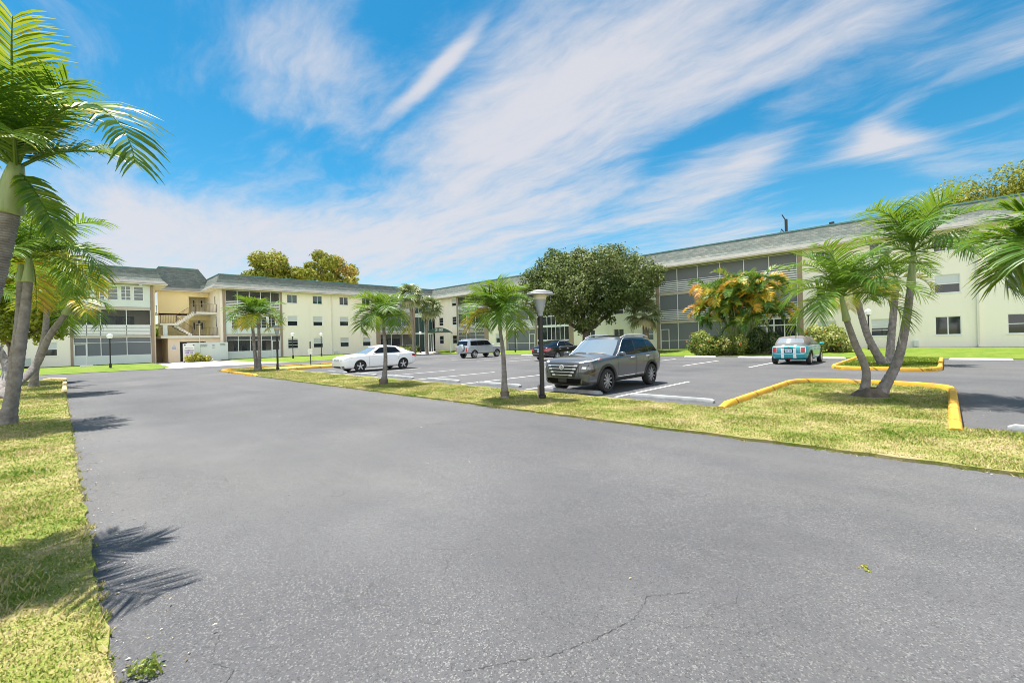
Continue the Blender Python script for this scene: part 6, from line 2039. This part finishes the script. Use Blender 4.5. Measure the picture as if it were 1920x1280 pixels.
both('belt_trim', [(.85, .925), (-1.2, .935), (-1.2, .955), (.85, .945)], 'R', M['chrome'], off=.008, n=14, m=1)
both('headlight', [(.42, .66), (.66, .66), (.66, .86), (.44, .86)], 'F', M['lamp'], n=4, m=3)
for s in (1, -1):
    h = hit((3 * s, -.25, .80), (-s, 0, 0)); b = MB(); b.tube([(h.x, -.15, .8), (h.x + s * .03, -.2, .8), (h.x + s * .03, -.3, .8), (h.x, -.35, .8)], .016, 6); b.build('door_handle', M['chrome'], car, smooth=True)
# ================================================================== light and sky
SUN = Vector((-.276, -.005, 1.0)).normalized()
sl = bpy.data.lights.new('sun', 'SUN'); sl.energy = 5.0; sl.angle = R(.53); sl.color = (1.0, .955, .88)
so = bpy.data.objects.new('sun', sl); COL.objects.link(so)
so.rotation_euler = (-SUN).to_track_quat('-Z', 'Y').to_euler(); so.location = (0, 0, 60)

wd = bpy.data.worlds.new('World'); SC.world = wd; wd.use_nodes = True
t = NT(wd)
out = t.n('ShaderNodeOutputWorld'); bg = t.n('ShaderNodeBackground'); t.l(bg.outputs[0], out.inputs[0])
SKYS = .15
bg.inputs[1].default_value = SKYS
sky = t.n('ShaderNodeTexSky'); sky.sky_type = 'NISHITA'; sky.sun_disc = False
sky.sun_elevation = math.asin(SUN.z); sky.sun_rotation = math.atan2(SUN.x, SUN.y); sky.altitude = 0; sky.air_density = 1.0; sky.dust_density = .3; sky.ozone_density = 2.0
hs = t.n('ShaderNodeHueSaturation', Saturation=SAT, Value=SVAL, Hue=.5 + SHUE); t.l(sky.outputs[0], hs.inputs['Color'])
d = t.n('ShaderNodeTexCoord').outputs['Generated']
sx = t.n('ShaderNodeSeparateXYZ'); t.l(d, sx.inputs[0])
dF = t.n('ShaderNodeVectorMath', operation='DOT_PRODUCT'); t.l(d, dF.inputs[0]); dF.inputs[1].default_value = FWD
dR = t.n('ShaderNodeVectorMath', operation='DOT_PRODUCT'); t.l(d, dR.inputs[0]); dR.inputs[1].default_value = RGT
az = t.math('ARCTAN2', dR.outputs['Value'], dF.outputs['Value']); el = t.math('ARCSINE', sx.outputs['Z'])
ae = t.n('ShaderNodeCombineXYZ'); t.l(az, ae.inputs[0]); t.l(el, ae.inputs[1])
zc = t.math('MAXIMUM', t.math('ADD', sx.outputs['Z'], .10), .04)
pl_ = t.n('ShaderNodeCombineXYZ'); t.l(t.math('DIVIDE', sx.outputs['X'], zc), pl_.inputs[0]); t.l(t.math('DIVIDE', sx.outputs['Y'], zc), pl_.inputs[1])
P2 = pl_.outputs[0]


def mapped(vec, loc=(0, 0, 0), rot=0, scale=(1, 1, 1), typ='POINT'):
    m = t.n('ShaderNodeMapping', vector_type=typ); t.l(vec, m.inputs[0])
    m.inputs['Location'].default_value = loc; m.inputs['Rotation'].default_value = (0, 0, rot); m.inputs['Scale'].default_value = scale
    return m.outputs[0]


def ang(u, v):
    dx = (u - CX) / FPX; dy = (CY - v) / FPX
    a, z = dx * cr + dy * sr, -dx * sr + dy * cr
    return math.atan(a), math.atan2(z, math.hypot(1, a))


def blob(u, v, ru, rv, deg, w, soft=.15):
    """a patch of cirrus at a compass bearing and height of the sky"""
    a, e = ang(u, v); k = 1 / FPX * math.cos(a) ** 1.5 * math.cos(e)
    vec = mapped(ae.outputs[0], (a, e, 0), R(deg), (ru * k, rv * k, 1), 'TEXTURE')
    ln = t.n('ShaderNodeVectorMath', operation='LENGTH'); t.l(vec, ln.inputs[0])
    mr = t.n('ShaderNodeMapRange', interpolation_type='SMOOTHSTEP'); t.l(ln.outputs['Value'], mr.inputs[0])
    mr.inputs[1].default_value = soft; mr.inputs[2].default_value = 1.0; mr.inputs[3].default_value = w; mr.inputs[4].default_value = 0.0
    return mr.outputs[0]


BLOBS = [(1160, 140, 800, 200, 20, .66), (960, 190, 420, 130, 32, .42), (1000, 250, 1500, 420, 8, .14), (1560, 30, 560, 120, 12, .5), (815, 140, 210, 26, 38, .75), (590, 120, 240, 190, 20, .38), (400, 440, 620, 130, 0, .85), (180, 520, 520, 120, 0, .5),
         (900, 430, 480, 140, 8, .66), (1320, 340, 250, 100, 22, .55), (1420, 300, 130, 50, 30, .3), (1400, 450, 420, 90, 10, .5), (1690, 285, 190, 70, -25, .5), (1760, 180, 330, 130, 20, .45), (1640, 250, 60, 40, -50, .3),
         (1100, 300, 260, 80, 20, .2), (700, 560, 900, 60, 0, .35), (230, 300, 180, 60, 20, .25), (1880, 300, 160, 90, 20, .25), (950, 30, 260, 60, 20, .25), (-900, 300, 900, 320, 10, .5), (2900, 250, 900, 300, 0, .5)]
tot = None
for B_ in BLOBS:
    v = blob(*B_[:5], B_[5] * 1.2, .05); tot = v if tot is None else t.math('ADD', tot, v)
HOLES = [(1790, 190, 150, 85, 10, .55), (1560, 375, 210, 75, 15, .5), (620, 290, 150, 70, -20, .35), (430, 250, 160, 100, 10, .3), (720, 60, 120, 90, 40, .25), (1330, 250, 230, 50, 18, .28)]
for B_ in HOLES: tot = t.math('SUBTRACT', tot, blob(*B_))
# fibrous texture drawn out along the wind, plus a fine ripple
wz = t.n('ShaderNodeTexNoise', Scale=1.1, Detail=3.0); t.l(P2, wz.inputs['Vector'])
wv = t.n('ShaderNodeVectorMath', operation='MULTIPLY_ADD'); t.l(wz.outputs['Color'], wv.inputs[0]); wv.inputs[1].default_value = (.5, .5, 0); t.l(P2, wv.inputs[2])
fib = t.noise(mapped(wv.outputs[0], rot=R(4), scale=(.55, 2.4, 1)), 1.5, 9, .62)
rip = t.noise(mapped(wv.outputs[0], rot=R(-35), scale=(1.0, 1.9, 1)), 4.2, 8, .66)
lump = t.noise(P2, .8, 5, .6)
nz = t.math('ADD', t.math('MULTIPLY', fib, .62), t.math('ADD', t.math('MULTIPLY', rip, .33), t.math('MULTIPLY', lump, .15)))
dn = t.math('ADD', tot, t.math('MULTIPLY', t.math('SUBTRACT', nz, .55), 2.75))
al = t.n('ShaderNodeMapRange', interpolation_type='SMOOTHSTEP'); t.l(dn, al.inputs[0])
al.inputs[1].default_value = -.06; al.inputs[2].default_value = 1.22; al.inputs[3].default_value = 0; al.inputs[4].default_value = .90
CLOUD = (CB * 1.0, CB * .985, CB * 1.035)
c = t.mix(al.outputs[0], hs.outputs[0], CLOUD)
# added bright bank, low in the unseen sky behind the viewer, fills shaded walls
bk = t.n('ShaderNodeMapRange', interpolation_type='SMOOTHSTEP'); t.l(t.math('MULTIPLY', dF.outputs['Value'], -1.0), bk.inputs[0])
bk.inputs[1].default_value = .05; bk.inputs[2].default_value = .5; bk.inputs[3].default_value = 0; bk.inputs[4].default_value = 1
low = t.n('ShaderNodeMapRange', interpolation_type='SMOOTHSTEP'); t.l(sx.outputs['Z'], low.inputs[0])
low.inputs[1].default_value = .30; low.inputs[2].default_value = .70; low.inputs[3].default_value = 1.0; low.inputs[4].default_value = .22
c = t.mix(t.math('MULTIPLY', t.math('MULTIPLY', bk.outputs[0], low.outputs[0]), t.ramp(fib, [(.3, (.75, .75, .75)), (.6, (1, 1, 1))])), c, (BACK_FILL * 1.02, BACK_FILL, BACK_FILL * .98))
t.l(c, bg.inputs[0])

SC.view_settings.view_transform = 'Standard'; SC.view_settings.look = 'None'; SC.view_settings.gamma = 1.0
SC.view_settings.exposure = EXPO
SC.cycles.use_denoising = True
SC.cycles.denoiser = 'OPENIMAGEDENOISE'; SC.cycles.denoising_input_passes = 'RGB_ALBEDO_NORMAL'; SC.cycles.denoising_prefilter = 'ACCURATE'
SC.cycles.pixel_filter_type = 'BLACKMAN_HARRIS'; SC.cycles.filter_width = .95
SC.cycles.max_bounces = 8; SC.cycles.transparent_max_bounces = 16; SC.cycles.diffuse_bounces = 4; SC.cycles.glossy_bounces = 3
SC.cycles.sample_clamp_indirect = 6
